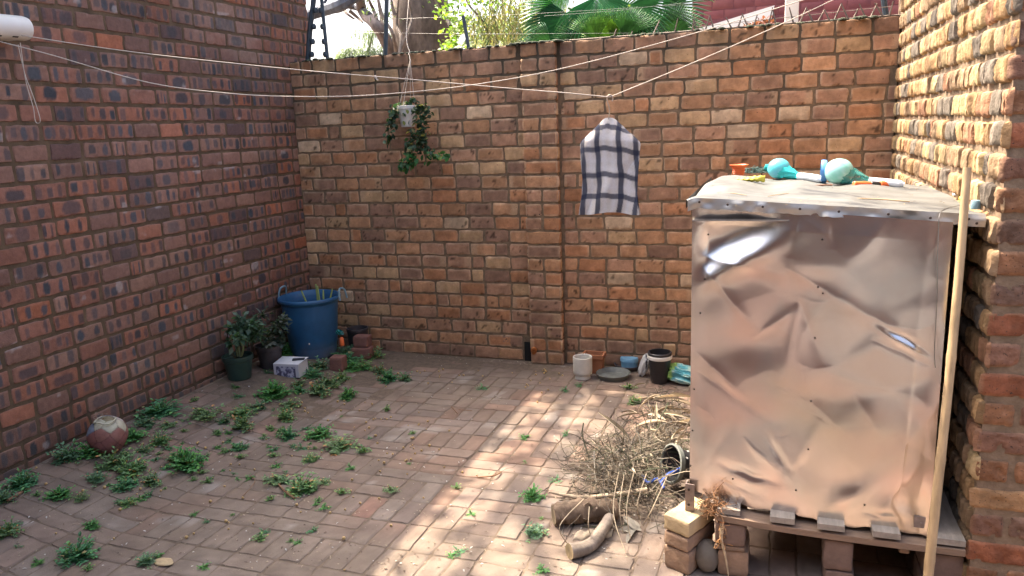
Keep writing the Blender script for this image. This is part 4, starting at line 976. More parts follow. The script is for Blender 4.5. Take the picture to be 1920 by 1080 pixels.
# print panel as fine mottled pattern
mb = MB(); n1, n2 = 44, 16; s_, t_ = np.meshgrid(np.linspace(-x+.018, x-.022, n1), np.linspace(.002, z-.016, n2)); P = np.stack([s_, s_*0-y-.0012, t_], -1).reshape(-1, 3) @ np.array(Rm).T + cen
nz = fbm(np.stack([s_*70, t_*90, s_*0], -1).reshape(-1, 3), 44); cl = np.where((nz > .56)[:, None], (.46, .46, .56), np.where((nz < .45)[:, None], (.07, .065, .12), (.19, .19, .30)))
idx = np.arange(n1*n2).reshape(n2, n1); mb.add(P, np.stack([idx[:-1, :-1], idx[:-1, 1:], idx[1:, 1:], idx[1:, :-1]], -1).reshape(-1, 4).tolist(), cl); mb.build('print', M['box'], bx, smooth=False)
q = Rm @ Vector((x-.03, y*.3, z+.009)) + Vector(cen); mb = MB(); mb.box((q.x-.045, q.y-.018, q.z), (q.x+.03, q.y+.015, q.z+.006), (.03, .03, .04), rot=Matrix.Rotation(.45, 3, 'Z')); mb.build('dark_notch', M['box'], bx, smooth=False)  # dark slab on the lid stands in for the shaded open notch

# worn ball
bcn = G(207, 846); bcn = Vector((max(bcn.x, XL+.100), bcn.y, float(GH(bcn.x, bcn.y))+.088)); R_ = .094
rb_ = random.Random(5)
fib = [Vector((math.cos(i*2.39996)*math.sqrt(1-(1-2*(i+.5)/32)**2), math.sin(i*2.39996)*math.sqrt(1-(1-2*(i+.5)/32)**2), 1-2*(i+.5)/32)) for i in range(32)]
fib = [(f+Vector((rb_.gauss(0, .05), rb_.gauss(0, .05), rb_.gauss(0, .05)))).normalized() for f in fib]
vv = []; ccc = []; n1, n2 = 72, 110
view = (Vector(CP)-bcn).normalized()
for i in range(n1+1):
    for k in range(n2):
        th = math.pi*i/n1; ph = 2*math.pi*k/n2; d = Vector((math.sin(th)*math.cos(ph), math.sin(th)*math.sin(ph), math.cos(th)))
        ds = sorted((((f-d).length), j_) for j_, f in enumerate(fib))[:2]; e = min(1, (ds[1][0]-ds[0][0])/.05); jn = ds[0][1]; f = fib[jn]
        open_ = (f-Vector((.2, -.15, .97)).normalized()).length < .36
        dent = .12*max(0, d.z-.55)
        r = R_*(1-.030*(1-e)**2-dent - (.08 if open_ else 0)*e+.16*(float(vn([[d.x*1.7+3, d.y*1.7, d.z*1.7]], 4)[0])-.5))
        if f.z > .40: col_ = (.42, .40, .30) if jn % 3 else (.40, .34, .30)
        else: col_ = [(.22, .085, .075), (.25, .11, .09), (.20, .075, .07)][jn % 3]
        if f.z > .35 and f.x < -.25: col_ = (.16, .19, .25)
        if open_: col_ = (.20, .17, .10)
        c_ = np.array(col_)*(.45+.55*e); vv.append(tuple(bcn+d*r)); ccc.append(c_)
fc = [(i*n2+k, (i+1)*n2+k, (i+1)*n2+(k+1) % n2, i*n2+(k+1) % n2) for i in range(n1) for k in range(n2)]
mb = MB(); mb.add(vv, fc, np.array(ccc)); bt = thing('football', 'worn peeling red football with frayed pale top lying in weeds by left wall', 'ball', (bcn.x, bcn.y, bcn.z-.088)); mb.build('skin', M['ball'], bt, smooth=80)
mb = MB(); p = bcn+Vector((.0, -.02, R_*.88))
for k in range(4): mb.tube(smooth_path([p, p+Vector((rb_.gauss(0, .015), rb_.gauss(0, .01), .02)), p+Vector((rb_.gauss(0, .03), 0, .035)), p+Vector((rb_.gauss(0, .03), 0, .02))], 4), .0012, (.3, .22, .16), 4, False)
q = [bcn+Vector((math.cos(a)*.052+.018, math.sin(a)*.045-.02, R_*.86+.006*math.sin(a*3))) for a in np.linspace(0, 6.28, 16)]
mb.tube(q, .004, (.46, .43, .32), 6); mb.build('torn_flap', M['ball'], bt)

# ------------------------------------------------------------------ pots along the back wall
c = G(1093, 709); wp = thing('white_planter', 'white cylindrical ceramic planter on a small foot right of the brick pier', 'planter', tuple(c))
mb = MB(); mb.lathe([(.0005, .026), (.050, .026), (.058, .034), (.060, .05), (.0605, .140), (.058, .143), (.054, .140), (.053, .05), (.0005, .045)], tuple(c), seg=36); mb.build('cup', M['whitec'], wp)
mb = MB(); mb.lathe([(.0005, 0), (.048, 0), (.050, .004), (.047, .022), (.044, .0255), (.0005, .0258)], tuple(c), (.4, .38, .3), 36); mb.build('foot', M['whitec'], wp)
c = G(1119, 690); c.y = min(c.y, -.13); mb = MB()
def trough(mb, c, l0, w0, l1, w1, h, th):
    def ring(l, w, z): return [(c.x-l/2, c.y-w/2, z), (c.x+l/2, c.y-w/2, z), (c.x+l/2, c.y+w/2, z), (c.x-l/2, c.y+w/2, z)]
    R = [ring(l0, w0, 0), ring(l1-.012, w1-.012, h*.8), ring(l1+.008, w1+.008, h*.8), ring(l1+.008, w1+.008, h), ring(l1-th, w1-th, h), ring(l0-th, w0-th, .02)]
    v = sum(R, []); f = [(3, 2, 1, 0), (20, 21, 22, 23)]
    for i in range(5):
        for k in range(4): f.append((i*4+k, i*4+(k+1) % 4, i*4+4+(k+1) % 4, i*4+4+k))
    mb.add(v, f)
trough(mb, c, .115, .075, .135, .095, .125, .02); tag(mb.build('terracotta_trough', M['terra'], None, smooth=False, loc=tuple(c)), 'small rectangular terracotta trough behind the white planter', 'trough')
def saucer(px, py, r, h, m, label):
    c = G(px, py); r *= 1.1; mb = MB(); mb.lathe([(.0005, .002), (r*.78, 0), (r*.86, .004), (r*.97, h*.9), (r, h), (r*.97, h+.002), (r*.93, h*.92), (r*.80, .010), (r*.55, .007), (r*.5, .010), (r*.3, .007), (.0005, .008)], tuple(c), seg=40)
    tag(mb.build('saucer', M[m], None, loc=tuple(c)), label, 'saucer'); return c
saucer(1150, 708, .098, .034, 'grey', 'dusty grey plant saucer on the paving in front of the terracotta trough')
c = saucer(1180, 690, .090, .030, 'darkpot', 'dark brown plant saucer under the light blue tub near the back wall')
mb = MB(); cz = c+Vector((0, 0, .008)); mb.lathe([(.0005, 0), (.050, 0), (.053, .01), (.055, .040), (.058, .042), (.058, .060), (.055, .066), (.0005, .068)], tuple(cz), seg=32); tag(mb.build('blue_tub', M['ltblue'], None, loc=tuple(cz)), 'small light blue plastic tub with lid sitting on the dark saucer', 'tub')
c = G(1237, 716); pb = thing('black_bucket', 'black plastic bucket with a white band around its rim near the cabinet', 'bucket', tuple(c))
mb = MB(); mb.lathe([(.0005, .002), (.052, 0), (.055, .006), (.067, .145), (.0685, .150), (.0685, .1515)], tuple(c), seg=36); mb.lathe([(.064, .192), (.060, .15), (.050, .02), (.0005, .015)], tuple(c), seg=36); mb.build('body', M['blackpl'], pb)
mb = MB(); mb.lathe([(.0685, .1505), (.0745, .152), (.0755, .158), (.0755, .172), (.073, .175)], tuple(c), seg=36); mb.build('white_band', M['white'], pb)
mb = MB(); mb.lathe([(.073, .1752), (.0735, .188), (.069, .193), (.064, .192)], tuple(c), seg=36); mb.build('rim', M['blackpl'], pb)
def crumple(name, label, cat, c, L, W, H, m, colfn, seed, rot=0, tilt=0, amp=.3, fr=3):
    n1, n2 = 44, 60; v = []
    for i in range(n1+1):
        for k in range(n2):
            th = math.pi*i/n1; ph = 2*math.pi*k/n2; d = (math.sin(th)*math.cos(ph), math.sin(th)*math.sin(ph), math.cos(th)); v.append(d)
    v = np.array(v); s = np.sign(v)*np.abs(v)**.75; rn = 1-np.abs(2*vn(v*fr+seed, seed)-1); rn2 = 1-np.abs(2*vn(v*fr*2.3+seed, seed+1)-1)
    p = s*(1+amp*(rn-.5)+amp*.45*(rn2-.5))[:, None]*np.array((L/2, W/2, H/2)); col_ = colfn(v, rn)
    R = np.array((Matrix.Rotation(rot, 3, 'Z') @ Matrix.Rotation(tilt, 3, 'Y'))); p = p @ R.T; p[:, 2] -= p[:, 2].min()
    f = [(i*n2+k, (i+1)*n2+k, (i+1)*n2+(k+1) % n2, i*n2+(k+1) % n2) for i in range(n1) for k in range(n2)]
    mb = MB(); mb.add(p+np.array(c), f, col_); return tag(mb.build(name, M[m], None, smooth=35, loc=tuple(c)), label, cat)
c = G(1208, 705); crumple('foil_packet', 'shiny white and black crumpled packet between the blue tub and the black bucket', 'packet', c, .05, .075, .135, 'foil', lambda v, r: np.where(((v[:, 0]*1.2+v[:, 2]*.8 < .1))[:, None], (.62, .62, .62), np.where((r > .72)[:, None], (.6, .6, .6), (.05, .05, .055))), 6, .3, .35, .22)
c = G(1282, 718); crumple('plastic_bag', 'crumpled green and blue plastic bag beside the cabinet at the back', 'bag', c, .20, .13, .085, 'bag', lambda v, r: np.where((v[:, 0] < -.35)[:, None], (.25, .45, .12), np.where((r > .78)[:, None], (.35, .5, .45), (.08, .32, .38))), 16, -.25, .12, .4)
# drain gap and rusty cap
c = Vector((XL+1.655, -.012, .085)); mb = MB(); mb.box((XL+1.655, -.002, .002), (XL+PX0-.003, .006, .135)); mb.build('drain_gap', M['opening'], bw, smooth=False)
c = WY(1002, 654, -.035); mb = MB(); mb.lathe([(.0005, -.04), (.016, -.04), (.022, -.03), (.024, .0), (.018, .022), (.010, .03), (.010, .045), (.0005, .046)], tuple(c), seg=18, wob=.06); mb.lathe([(.012, .018), (.019, .026), (.012, .034)], tuple(c+Vector((0, -.01, 0))), seg=14, axis=(.3, -1, .2)); 
tag(mb.build('rusty_valve', M['copper'], None, loc=(c.x, c.y, c.z-.04)), 'shiny rusty orange valve in the dark gap at foot of brick pier', 'valve')

# ------------------------------------------------------------------ logs, brush heap and what lies in it
def log(pts, rs, label, c1, c0, seg=20, ring=0, name='log', amp=.10, seed=0, cut=(.34, .27, .18)):
    P = smooth_path(pts, 10); n = len(P); R = np.interp(np.linspace(0, 1, n), np.linspace(0, 1, len(rs)), rs)
    mb = MB(); 
    if ring: R = R*(1+ring*np.array([abs(math.sin(i*1.55)) for i in range(n)]))
    mb.tube(P, list(R), c1, seg, False, lambda i, k: np.array(c1)+(np.array(c0)-np.array(c1))*float(vn([[i*.35+seed, k*.9, 0]], seed)[0]))
    v = mb.v[0]; q = fbm(v*70, seed)-.5; cen = np.repeat(np.array(P), seg, 0); v += (v-cen)*(q*amp*4)[:, None]
    for e in (0, n-1):
        ringv = v[e*seg:(e+1)*seg]; ce = ringv.mean(0); k0 = len(mb.v); cs = [np.tile(cut, (seg, 1)), np.tile(np.array(cut)*.75, (seg, 1)), [np.array(cut)*.5]]
        mb.add(np.concatenate([ringv, ce+(ringv-ce)*.5, [ce]]), [(k, (k+1) % seg, seg+(k+1) % seg, seg+k) for k in range(seg)]+[(seg+k, seg+(k+1) % seg, 2*seg) for k in range(seg)], np.concatenate(cs))
    o = mb.build(name, M['bark'], None, smooth=60, loc=tuple(P[0])); return tag(o, label, 'log')
a, b = G(1038, 985, .0), G(1148, 972, .0); 
log([(a.x, a.y, .042), (a.x*.5+b.x*.5, (a.y+b.y)/2+.006, .046), (b.x+.02, b.y, .043)], [.038, .043, .036], 'thick ridged brown log lying at the front edge of the brush heap', (.085, .055, .038), (.20, .145, .10), 22, .12, seed=3, amp=.2)
a, m_, b = G(1068, 1048), G(1108, 1035), G(1143, 990)
log([(a.x, a.y, .030), (m_.x, m_.y+.01, .026), (b.x, b.y+.01, .040)], [.029, .025, .021], 'smooth grey curved log with a cut end, nearest to the camera', (.15, .12, .095), (.24, .20, .165), 22, 0, seed=8, amp=.07, cut=(.26, .20, .12))
a, b = G(1030, 948), G(1210, 968); log([(a.x, a.y, .062), (a.x*.6+b.x*.4, a.y*.6+b.y*.4, .055), (b.x, b.y+.05, .09)], [.004, .010, .012], 'thin split branch lying across the brush heap above the ridged log', (.30, .23, .16), (.42, .34, .24), 8, 0, 'branch', seed=10)
a, b = G(1078, 1008), G(1150, 1000); mb = MB(); v = []
for i in range(20):
    for k in range(9):
        s = i/19; q = a.lerp(b, s); th = math.pi*(k/8); v.append((q.x, q.y+.030*math.cos(th)+.006*math.sin(i), .002+.022*math.sin(th)*(.6+.4*math.sin(i*.7)**2)))
mb.add(v, [(i*9+k, i*9+k+1, (i+1)*9+k+1, (i+1)*9+k) for i in range(19) for k in range(8)], (.33, .27, .20)); tag(mb.build('bark_strip', M['bark'], None, smooth=60, loc=tuple(a)), 'curled strip of pale bark under the ridged log', 'bark')
a = G(1200, 995); mb = MB(); 
for k in range(5):
    p = a+Vector((rnd.gauss(0, .02), rnd.gauss(0, .015), .006)); put_leaf(mb, LT4, p, (rnd.uniform(-1, 1), rnd.gauss(0, .4), .1), .09, .03, np.array((.26, .24, .20))*rnd.uniform(.7, 1.2), rnd.uniform(-.5, .5))
tag(mb.build('curled_leaf', M['dry'], None, loc=tuple(a)), 'grey curled dead leaves on the paving in front of brush heap', 'dead leaves', kind='stuff')
# brush heap
rh = random.Random(42); mb = MB()
cols = [(.25, .20, .145), (.22, .18, .135), (.15, .12, .09), (.30, .255, .19), (.09, .07, .05), (.20, .18, .15), (.08, .09, .05)]
def spot():
    k = rh.random()
    if k < .6: px, py = rh.gauss(1165, 44), rh.gauss(905, 34)
    elif k < .85: px, py = rh.gauss(1225, 32), rh.gauss(870, 40)
    else: px, py = rh.gauss(1255, 22), rh.gauss(800, 30)
    return G(min(px, 1290), py)
def hmax(p): 
    return .155*math.exp(-((p.x+.52)/.26)**2-((p.y+1.72)/.42)**2)+.03
for i in range(1600):
    p = spot(); z = rh.random()**1.2*hmax(p)+.003
    p = Vector((p.x, p.y, z)); L = rh.uniform(.05, .20); d = Vector((rh.gauss(0, 1), rh.gauss(0, 1), rh.gauss(.05, .45))).normalized(); P = [p]
    for k in range(4):
        d = (d+Vector((rh.gauss(0, .25), rh.gauss(0, .25), rh.gauss(-.05, .25)))).normalized(); q = P[-1]+d*L/4; q.z = max(q.z, .002); q.x = min(q.x, -.30); P.append(q)
    r = rh.uniform(.0007, .0019)*(2.2 if rh.random() < .06 else 1); mb.tube(P, r, np.array(rh.choice(cols))*rh.uniform(.35, 1.25), 4, False)
for i in range(900):
    p = spot(); z = rh.random()*hmax(p)+.004; put_leaf(mb, LT2, (min(p.x, -.31), p.y, z), (rh.gauss(0, 1), rh.gauss(0, 1), rh.gauss(0, .5)), rh.uniform(.01, .04), rh.uniform(.003, .009), np.array(rh.choice(cols))*rh.uniform(.5, 1.5), rh.uniform(-1, 1))
for i in range(42):   # broad dry strap leaves towards the back
    px, py = rh.gauss(1240, 30), rh.gauss(805, 32); p = G(min(px, 1288), py); p.z = rh.uniform(.01, .11); p.x = min(p.x, -.36)
    put_leaf(mb, LT4, p, (rh.gauss(0, 1), rh.gauss(0, .6), rh.gauss(.0, .3)), rh.uniform(.08, .20), rh.uniform(.012, .028), np.array((.46, .38, .27))*rh.uniform(.6, 1.3), rh.uniform(-1.2, 1.2))
for (x0, y0, x1, y1, x2, y2) in [(1095, 935, 1050, 985, 1064, 1020), (1160, 885, 1150, 960, 1172, 1035), (1170, 890, 1162, 950, 1168, 1000), (1190, 880, 1175, 950, 1182, 1010), (1212, 888, 1195, 945, 1200, 975), (1105, 950, 1103, 985, 1106, 1000), (1250, 895, 1220, 960, 1205, 985), (1270, 880, 1240, 905, 1215, 960)]:
    a, b, c_ = G(x0, y0, .15), G(x1, y1, .11), G(x2, y2, .012); mb.tube(smooth_path([a, b, c_], 7), [.0018]*15, (.34, .28, .20), 5, False)
tag(mb.build('brush_heap', M['dry']), 'tangled heap of dry twigs and dead grass left of the cabinet', 'brush heap', kind='stuff')
c = G(1283, 872); c = Vector((-.405, -1.66, .125)); sp = thing('spotted_pot', 'black pot with white dots and pale grey rim tipped over in the brush heap', 'pot', (c.x, c.y, 0))
mb = MB(); ax = Vector((-.75, -.55, .25)).normalized(); mb.lathe([(.045, -.14), (.066, -.05), (.074, 0), (.070, .001), (.062, -.05), (.04, -.13)], tuple(c), seg=30, axis=tuple(ax)); mb.build('body', M['blackpl'], sp)
mb = MB(); mb.lathe([(.0745, -.02), (.083, -.016), (.086, .004), (.079, .007), (.0745, .003)], tuple(c), seg=30, axis=tuple(ax)); mb.build('rim', M['grey'], sp)
qq = ax.to_track_quat('Z', 'Y')
for k in range(16):
    th = rh.uniform(0, 6.28); z = rh.uniform(-.10, -.03); r = np.interp(z, [-.14, -.05, 0], [.045, .066, .074])+.0005; n_ = qq @ Vector((math.cos(th), math.sin(th), 0)); p = c+qq @ Vector((r*math.cos(th), r*math.sin(th), z))
    mb = MB(); mb.lathe([(.0045, 0), (.001, .0012)], tuple(p), seg=8, axis=tuple(n_)); mb.build('dot', M['white'], sp)
for pts, lb, r in (([(1300, 865, .10), (1270, 882, .11), (1252, 890, .105), (1240, 905, .08)], 'bright blue rope in the brush heap beside the spotted pot', .007), ([(1245, 915, .07), (1232, 898, .09), (1215, 905, .08), (1205, 892, .08)], 'dark blue rope half buried in the middle of the brush heap', .006)):
    P = [G(x, y, z) for x, y, z in pts]; mb = MB(); mb.tube(smooth_path(P, 6), r, seg=8); o = mb.build('blue_rope', M['blueline'], None, loc=tuple(P[0])); tag(o, lb, 'rope')

# ------------------------------------------------------------------ weeds, one object each
def weed_mesh(seed, n=46):
    r_ = random.Random(seed); mb = MB(); tint = np.array((r_.uniform(.8, 1.6), r_.uniform(.85, 1.15), r_.uniform(.6, 1.1)))
    for i in range(int(n*1.6)):
        a = r_.uniform(0, 6.28); L = r_.uniform(.25, 1.0); el = r_.uniform(.1, 1.35)
        P = [Vector((r_.gauss(0, .08), r_.gauss(0, .08), 0))]; d = Vector((math.cos(a)*math.cos(el), math.sin(a)*math.cos(el), math.sin(el)))
        for k in range(4): d = (d+Vector((r_.gauss(0, .15), r_.gauss(0, .15), -.12))).normalized(); q = P[-1]+d*L/4; q.z = max(q.z, .02); P.append(q)
        mb.tube(P, .012, (.06, .10, .04), 3, False)
        for k in range(1, 5):
            for sgn in (-1, 1):
                dd = (P[k]-P[k-1]).normalized(); sd = Vector((-dd.y, dd.x, 0))*sgn; c = np.array((.06, .165, .075))*r_.uniform(.6, 1.5)
                if r_.random() < .12: c = np.array((.12, .27, .09))
                if r_.random() < .05: c = np.array((.26, .20, .09))
                c = c*tint*1.3
                put_leaf(mb, LT3, P[k], dd*.7+sd+Vector((0, 0, r_.uniform(-.1, .5))), r_.uniform(.12, .28), r_.uniform(.07, .16), c, r_.uniform(-.4, .4))
    v = np.concatenate(mb.v); c = np.concatenate(mb.c); me = bpy.data.meshes.new('weed'); me.from_pydata(v.tolist(), [], mb.f)
    at = me.color_attributes.new('Col', 'FLOAT_COLOR', 'POINT'); at.data.foreach_set('color', np.concatenate([c, np.ones((len(c), 1))], 1).ravel()); me.materials.append(M['veg']); return me
WM = [weed_mesh(100+i, n) for i, n in enumerate((52, 30, 60, 24, 50, 38))]; WS = [weed_mesh(200+i, 12) for i in range(3)]
weeds = [
 (300, 775, 34, 'bushy weed against the left wall behind the football'), (272, 797, 24, 'dark weed by the left wall just right of the football'), (243, 822, 26, 'weed touching the right side of the football'),
 (385, 782, 30, 'dense round weed left of the large weed pair in the middle of the paving'), (452, 778, 24, 'weed directly below the green pot, upper of the middle pair'), (452, 803, 26, 'weed in the middle pair, just below its upper neighbour'),
 (447, 842, 20, 'low weed at the bottom of the middle line of weeds'), (420, 792, 16, 'small weed between the round weed and the middle pair'), (512, 742, 36, 'wide weed on the paving in front of the printed box'), (540, 762, 22, 'weed joined to the wide weed below the printed box'),
 (535, 785, 20, 'weed just below the printed box weeds with yellow berries'), (596, 738, 26, 'weed right of the printed box, in front of the small square brick'), (583, 705, 24, 'weed touching the right corner of the printed box'), (652, 668, 26, 'tall weed between the small square brick and the brick stack'),
 (652, 745, 20, 'weed by itself below the small square brick'), (687, 668, 24, 'weed in front of the small red brick stack'), (640, 712, 18, 'weed just right of the small square brick'), (712, 700, 20, 'weed right of the brick stack near back wall'), (728, 712, 20, 'weed among yellow berries near the back wall'), (760, 713, 16, 'rightmost of the weeds along the back wall near the berries'),
 (600, 818, 24, 'upright weed in the middle of the paving, left of a wider one'), (632, 840, 32, 'wide weed in the middle of the paving beside an upright weed'), (583, 862, 17, 'small weed below the two weeds in the middle of the paving'), (683, 848, 13, 'small dark weed right of the wide middle weed'), (540, 820, 18, 'pale small weed left of the upright middle weed'),
 (125, 862, 34, 'weed along the left wall in front of the football, left part'), (170, 855, 28, 'weed directly in front of the football at its foot'), (210, 872, 34, 'large weed just right and in front of the football'), (245, 885, 36, 'big spreading weed in front of the football'), (285, 905, 24, 'weed at the right end of the large mass before the football'), (232, 915, 24, 'weed at the near end of the large mass before the football'),
 (180, 900, 22, 'weed low in the mass in front of the football'), (350, 875, 34, 'long flat weed on the paving right of the football mass'), (330, 862, 16, 'sparse weed at the upper edge of the long flat weed'), (300, 830, 20, 'weed between the football and the long flat weed'), (270, 845, 18, 'weed right behind the football mass'),
 (42, 910, 30, 'weed at the foot of the left wall near the left picture edge'), (8, 940, 24, 'weed cut by the left picture edge beside a brown stick'), (112, 932, 26, 'weed alone on paving left of the football mass, near the wall'), (153, 935, 18, 'small weed right beside a similar lone weed near the wall'), (240, 945, 16, 'low weed just under the large football mass'),
 (12, 1003, 26, 'weed cut by the left picture edge lower down'), (145, 1045, 38, 'bright green weed near the bottom left corner'), (275, 1055, 26, 'weed beside a pale flat stone near the bottom edge'), (172, 988, 14, 'small weed above the bright green one at bottom left'), (523, 903, 22, 'dark weed beside a curved brown twig on the paving'),
 (568, 918, 28, 'bright low weed right of the curved brown twig'), (608, 905, 15, 'small bright weed next to the low bright one'), (537, 905, 12, 'tiny weed joined to the dark weed by the twig'), (1003, 1000, 24, 'pale green weed left of the curved grey log'), (998, 935, 20, 'two leaved weed in sunlight above the ridged log'), (735, 922, 14, 'little light green weed at the shadow edge'),
 (1190, 755, 15, 'small weed near the back, above the brush heap'), (1180, 728, 13, 'small weed in front of the grey saucer'), (1060, 732, 9, 'tiny weed in front of the white planter'), (845, 1042, 13, 'small pale weed at the bottom centre in sunlight'), (855, 915, 11, 'small weed in the sun patch at centre'), (1062, 815, 10, 'small weed in sun above the brush heap'),
 (985, 868, 9, 'tiny weed along a paving joint in sunlight'), (725, 770, 11, 'tiny weed far out in the middle of the bare paving'), (905, 728, 11, 'tiny weed on the paving in front of the brick pier'), (365, 965, 10, 'tiny weed on bare paving in the lower left'), (535, 665, 22, 'upright weed between the potted shrub and the blue tub'), (500, 700, 12, 'tiny weed at the left end of printed box'),
 (680, 690, 18, 'weed in the strip of weeds near the square brick'), (610, 722, 20, 'weed under the square brick facing the camera'), (560, 735, 16, 'weed filling the gap under the right end of the printed box'), (598, 690, 22, 'weed pressed against the front of the blue tub'), (663, 692, 24, 'weed just right of the small square brick, in front of the tub'), (625, 722, 24, 'weed below the small square brick, facing the camera'), (700, 672, 24, 'tall weed half covering the brick stack right of the tub'), (560, 722, 20, 'weed under the front of the printed box'), (645, 680, 24, 'weed behind the small square brick, beside the tub'), (485, 765, 18, 'weed between the middle pair and the wide weed below the printed box'), (388, 905, 12, 'small weed right of the big mass by the football'), (318, 800, 20, 'weed between the left wall weeds and the dense round weed')]
for i, (px, py, sz, lb) in enumerate(weeds):
    p = G(px, py); p.x = max(p.x, XL+.03); p.z = float(GH(p.x, p.y)); dist = float((np.array(p)-CP) @ F); s = sz*dist/FPX*rnd.uniform(1.05, 1.3)
    o = bpy.data.objects.new('weed', (WM if sz > 13 else WS)[i % (6 if sz > 13 else 3)]); COL.objects.link(o); o.location = p; o.rotation_euler = (0, 0, rnd.uniform(0, 6.28)); o.scale = (s*rnd.uniform(.85, 1.25), s*rnd.uniform(.8, 1.15), s*rnd.uniform(.5, 1.0)); tag(o, lb, 'weed', 'weeds between the pavers')
for i in range(110):
    while 1:
        px, py = (rnd.uniform(0, 1200), rnd.uniform(700, 1075)) if rnd.random() < .45 else (rnd.gauss(420, 170), rnd.gauss(830, 60)); p = G(px, py)
        if p.x > XL+.05 and (px < 700 or rnd.random() < .4): break
    o = bpy.data.objects.new('weed_sprout', WS[i % 3]); COL.objects.link(o); o.location = (p.x, p.y, p.z); s = rnd.uniform(.016, .046); o.scale = (s, s, s*.6); o.rotation_euler = (0, 0, rnd.uniform(0, 6.28)); tag(o, 'tiny green sprout in a joint of the paving', 'weed sprout', 'tiny sprouts in the paving joints')
# berries
mb = MB(); mb.lathe([(.0003, 0), (.0052, .001), (.0078, .005), (.0078, .009), (.0052, .013), (.0003, .014)], seg=10); bm0 = mb.build('yellow_berry', M['berry']); bmesh_ = bm0.data; bpy.data.objects.remove(bm0)
bpx = []
for (cx, cyy, sx, sy_, n) in [(330, 900, 300, 110, 60), (720, 790, 130, 60, 55), (560, 770, 40, 25, 14), (728, 705, 25, 8, 14), (850, 700, 60, 12, 16), (1000, 720, 60, 25, 18), (640, 930, 120, 60, 22), (780, 860, 90, 40, 20), (1030, 700, 20, 8, 8), (420, 820, 120, 40, 14), (565, 720, 30, 12, 8)]:
    for k in range(int(n*.75)): bpx.append((rnd.gauss(cx, sx*.6), rnd.gauss(cyy, sy_*.6)))
for px, py in bpx:
    if py > 1078 or px < 2: continue
    p = G(px, py)
    if p.x < XL+.03 or p.y > -.03: continue
    o = bpy.data.objects.new('yellow_berry', bmesh_); COL.objects.link(o); o.location = (p.x, p.y, p.z+.001); s = rnd.uniform(.45, .95); o.scale = (s, s, s*.9); o.rotation_euler = (rnd.uniform(-.3, .3), 0, 0); tag(o, 'small yellow berry fallen on the paving', 'berry', 'yellow berries scattered over the paving')
mb = MB()
for i in range(1900):
    px, py = rnd.uniform(0, 1290), 660+410*rnd.random(); p = G(px, py)
    if p.x < XL+.02 or p.y > -.06: continue
    k = rnd.random(); c = np.array((.30, .24, .17) if k < .5 else ((.12, .08, .06) if k < .85 else (.5, .48, .44)))*rnd.uniform(.7, 1.2)
    put_leaf(mb, LT2, (p.x, p.y, p.z+.003), (rnd.gauss(0, 1), rnd.gauss(0, 1), .05), rnd.uniform(.005, .016), rnd.uniform(.003, .008), c)
for k in range(160):
    x = rnd.uniform(XL+.05, XR-1.1); put_leaf(mb, LT2, (x, rnd.uniform(-.09, -.03), .003), (rnd.gauss(0, 1), rnd.gauss(0, 1), .2), rnd.uniform(.006, .02), .007, np.array((.28, .22, .15))*rnd.uniform(.5, 1.6))
tag(mb.build('litter', M['dry']), 'dry crumbs and leaf scraps spread over the paving', 'litter', kind='stuff')
for pts, lb, r in [([(520, 905), (535, 922), (553, 935)], 'curved brown twig between weeds in the lower middle', .004), ([(895, 895), (925, 892), (940, 885)], 'forked dark twig at the shadow edge', .0035), ([(45, 920), (15, 938)], 'brown stick among weeds at the left picture edge', .006),
                   ([(846, 762), (858, 775)], 'tiny crossed twig in the middle distance', .0025), ([(860, 768), (885, 770)], 'thin straight twig in the middle distance', .002), ([(640, 938), (655, 930)], 'pale twig bearing dried berries', .0015), ([(455, 930), (472, 912), (478, 900), (470, 892)], 'thin arched dry stem on the paving', .0015)]:
    P = [G(x, y, .004+.012*(k % 2)) for k, (x, y) in enumerate(pts)]; mb = MB(); mb.tube(smooth_path(P, 5) if len(P) > 2 else P, r, (.20, .11, .06), 6); tag(mb.build('twig', M['dry'], None, loc=tuple(P[0])), lb, 'twig')
q = G(308, 1056); blob('flat_stone', (q.x, q.y, q.z+.006), .042, M['cream'], 'pale flat stone chip beside a weed at the bottom edge', 'stone', (1, .6, .2), .2, 7)

# ------------------------------------------------------------------ on top of the back wall
sk = thing('wall_spikes', 'row of weathered metal spikes along the top of the back wall at the right', 'wall spikes', (-1.2, .06, WH))
prs = [(1222, 68, 1237, 38), (1262, 68, 1271, 34), (1296, 62, 1302, 34), (1309, 56, 1300, 36), (1321, 58, 1331, 28), (1339, 55, 1331, 28), (1373, 52, 1361, 32), (1382, 53, 1392, 27), (1404, 50, 1391, 25), (1412, 49, 1420, 27), (1440, 44, 1449, 14), (1455, 36, 1448, 14),
       (1488, 28, 1480, 14), (1500, 38, 1512, 14), (1524, 35, 1511, 13), (1534, 37, 1546, 18), (1556, 36, 1546, 18), (1563, 38, 1578, 6), (1592, 36, 1577, 6), (1600, 32, 1609, 16), (1624, 32, 1611, 7), (1632, 30, 1645, 6), (1656, 28, 1640, 5), (1667, 26, 1675, 2), (1180, 74, 1186, 58), (1148, 74, 1156, 54)]
for x0, y0, x1, y1 in prs:
    a, b = WY(x0, y0+4, .05), WY(x1, y1, .05); a.z = min(a.z, WH+.002); mb = MB(); mb.tube([a, b], [.006, .003], seg=5); mb.build('spike', M['spike'], sk)
mb = MB(); 
for y1, y2 in ((52, 12), (66, 34)): mb.tube([WY(1290, y1, .05), WY(1672, y2, .05)], .0018, seg=5)
mb.tube([(-1.4, .05, WH+.004), (XR, .05, WH+.004)], .005, seg=5); mb.build('wire', M['spike'], sk)
ef = thing('electric_fence', 'electric fence poles with insulators and thin wires above the back wall', 'fence', (XL, .15, WH))
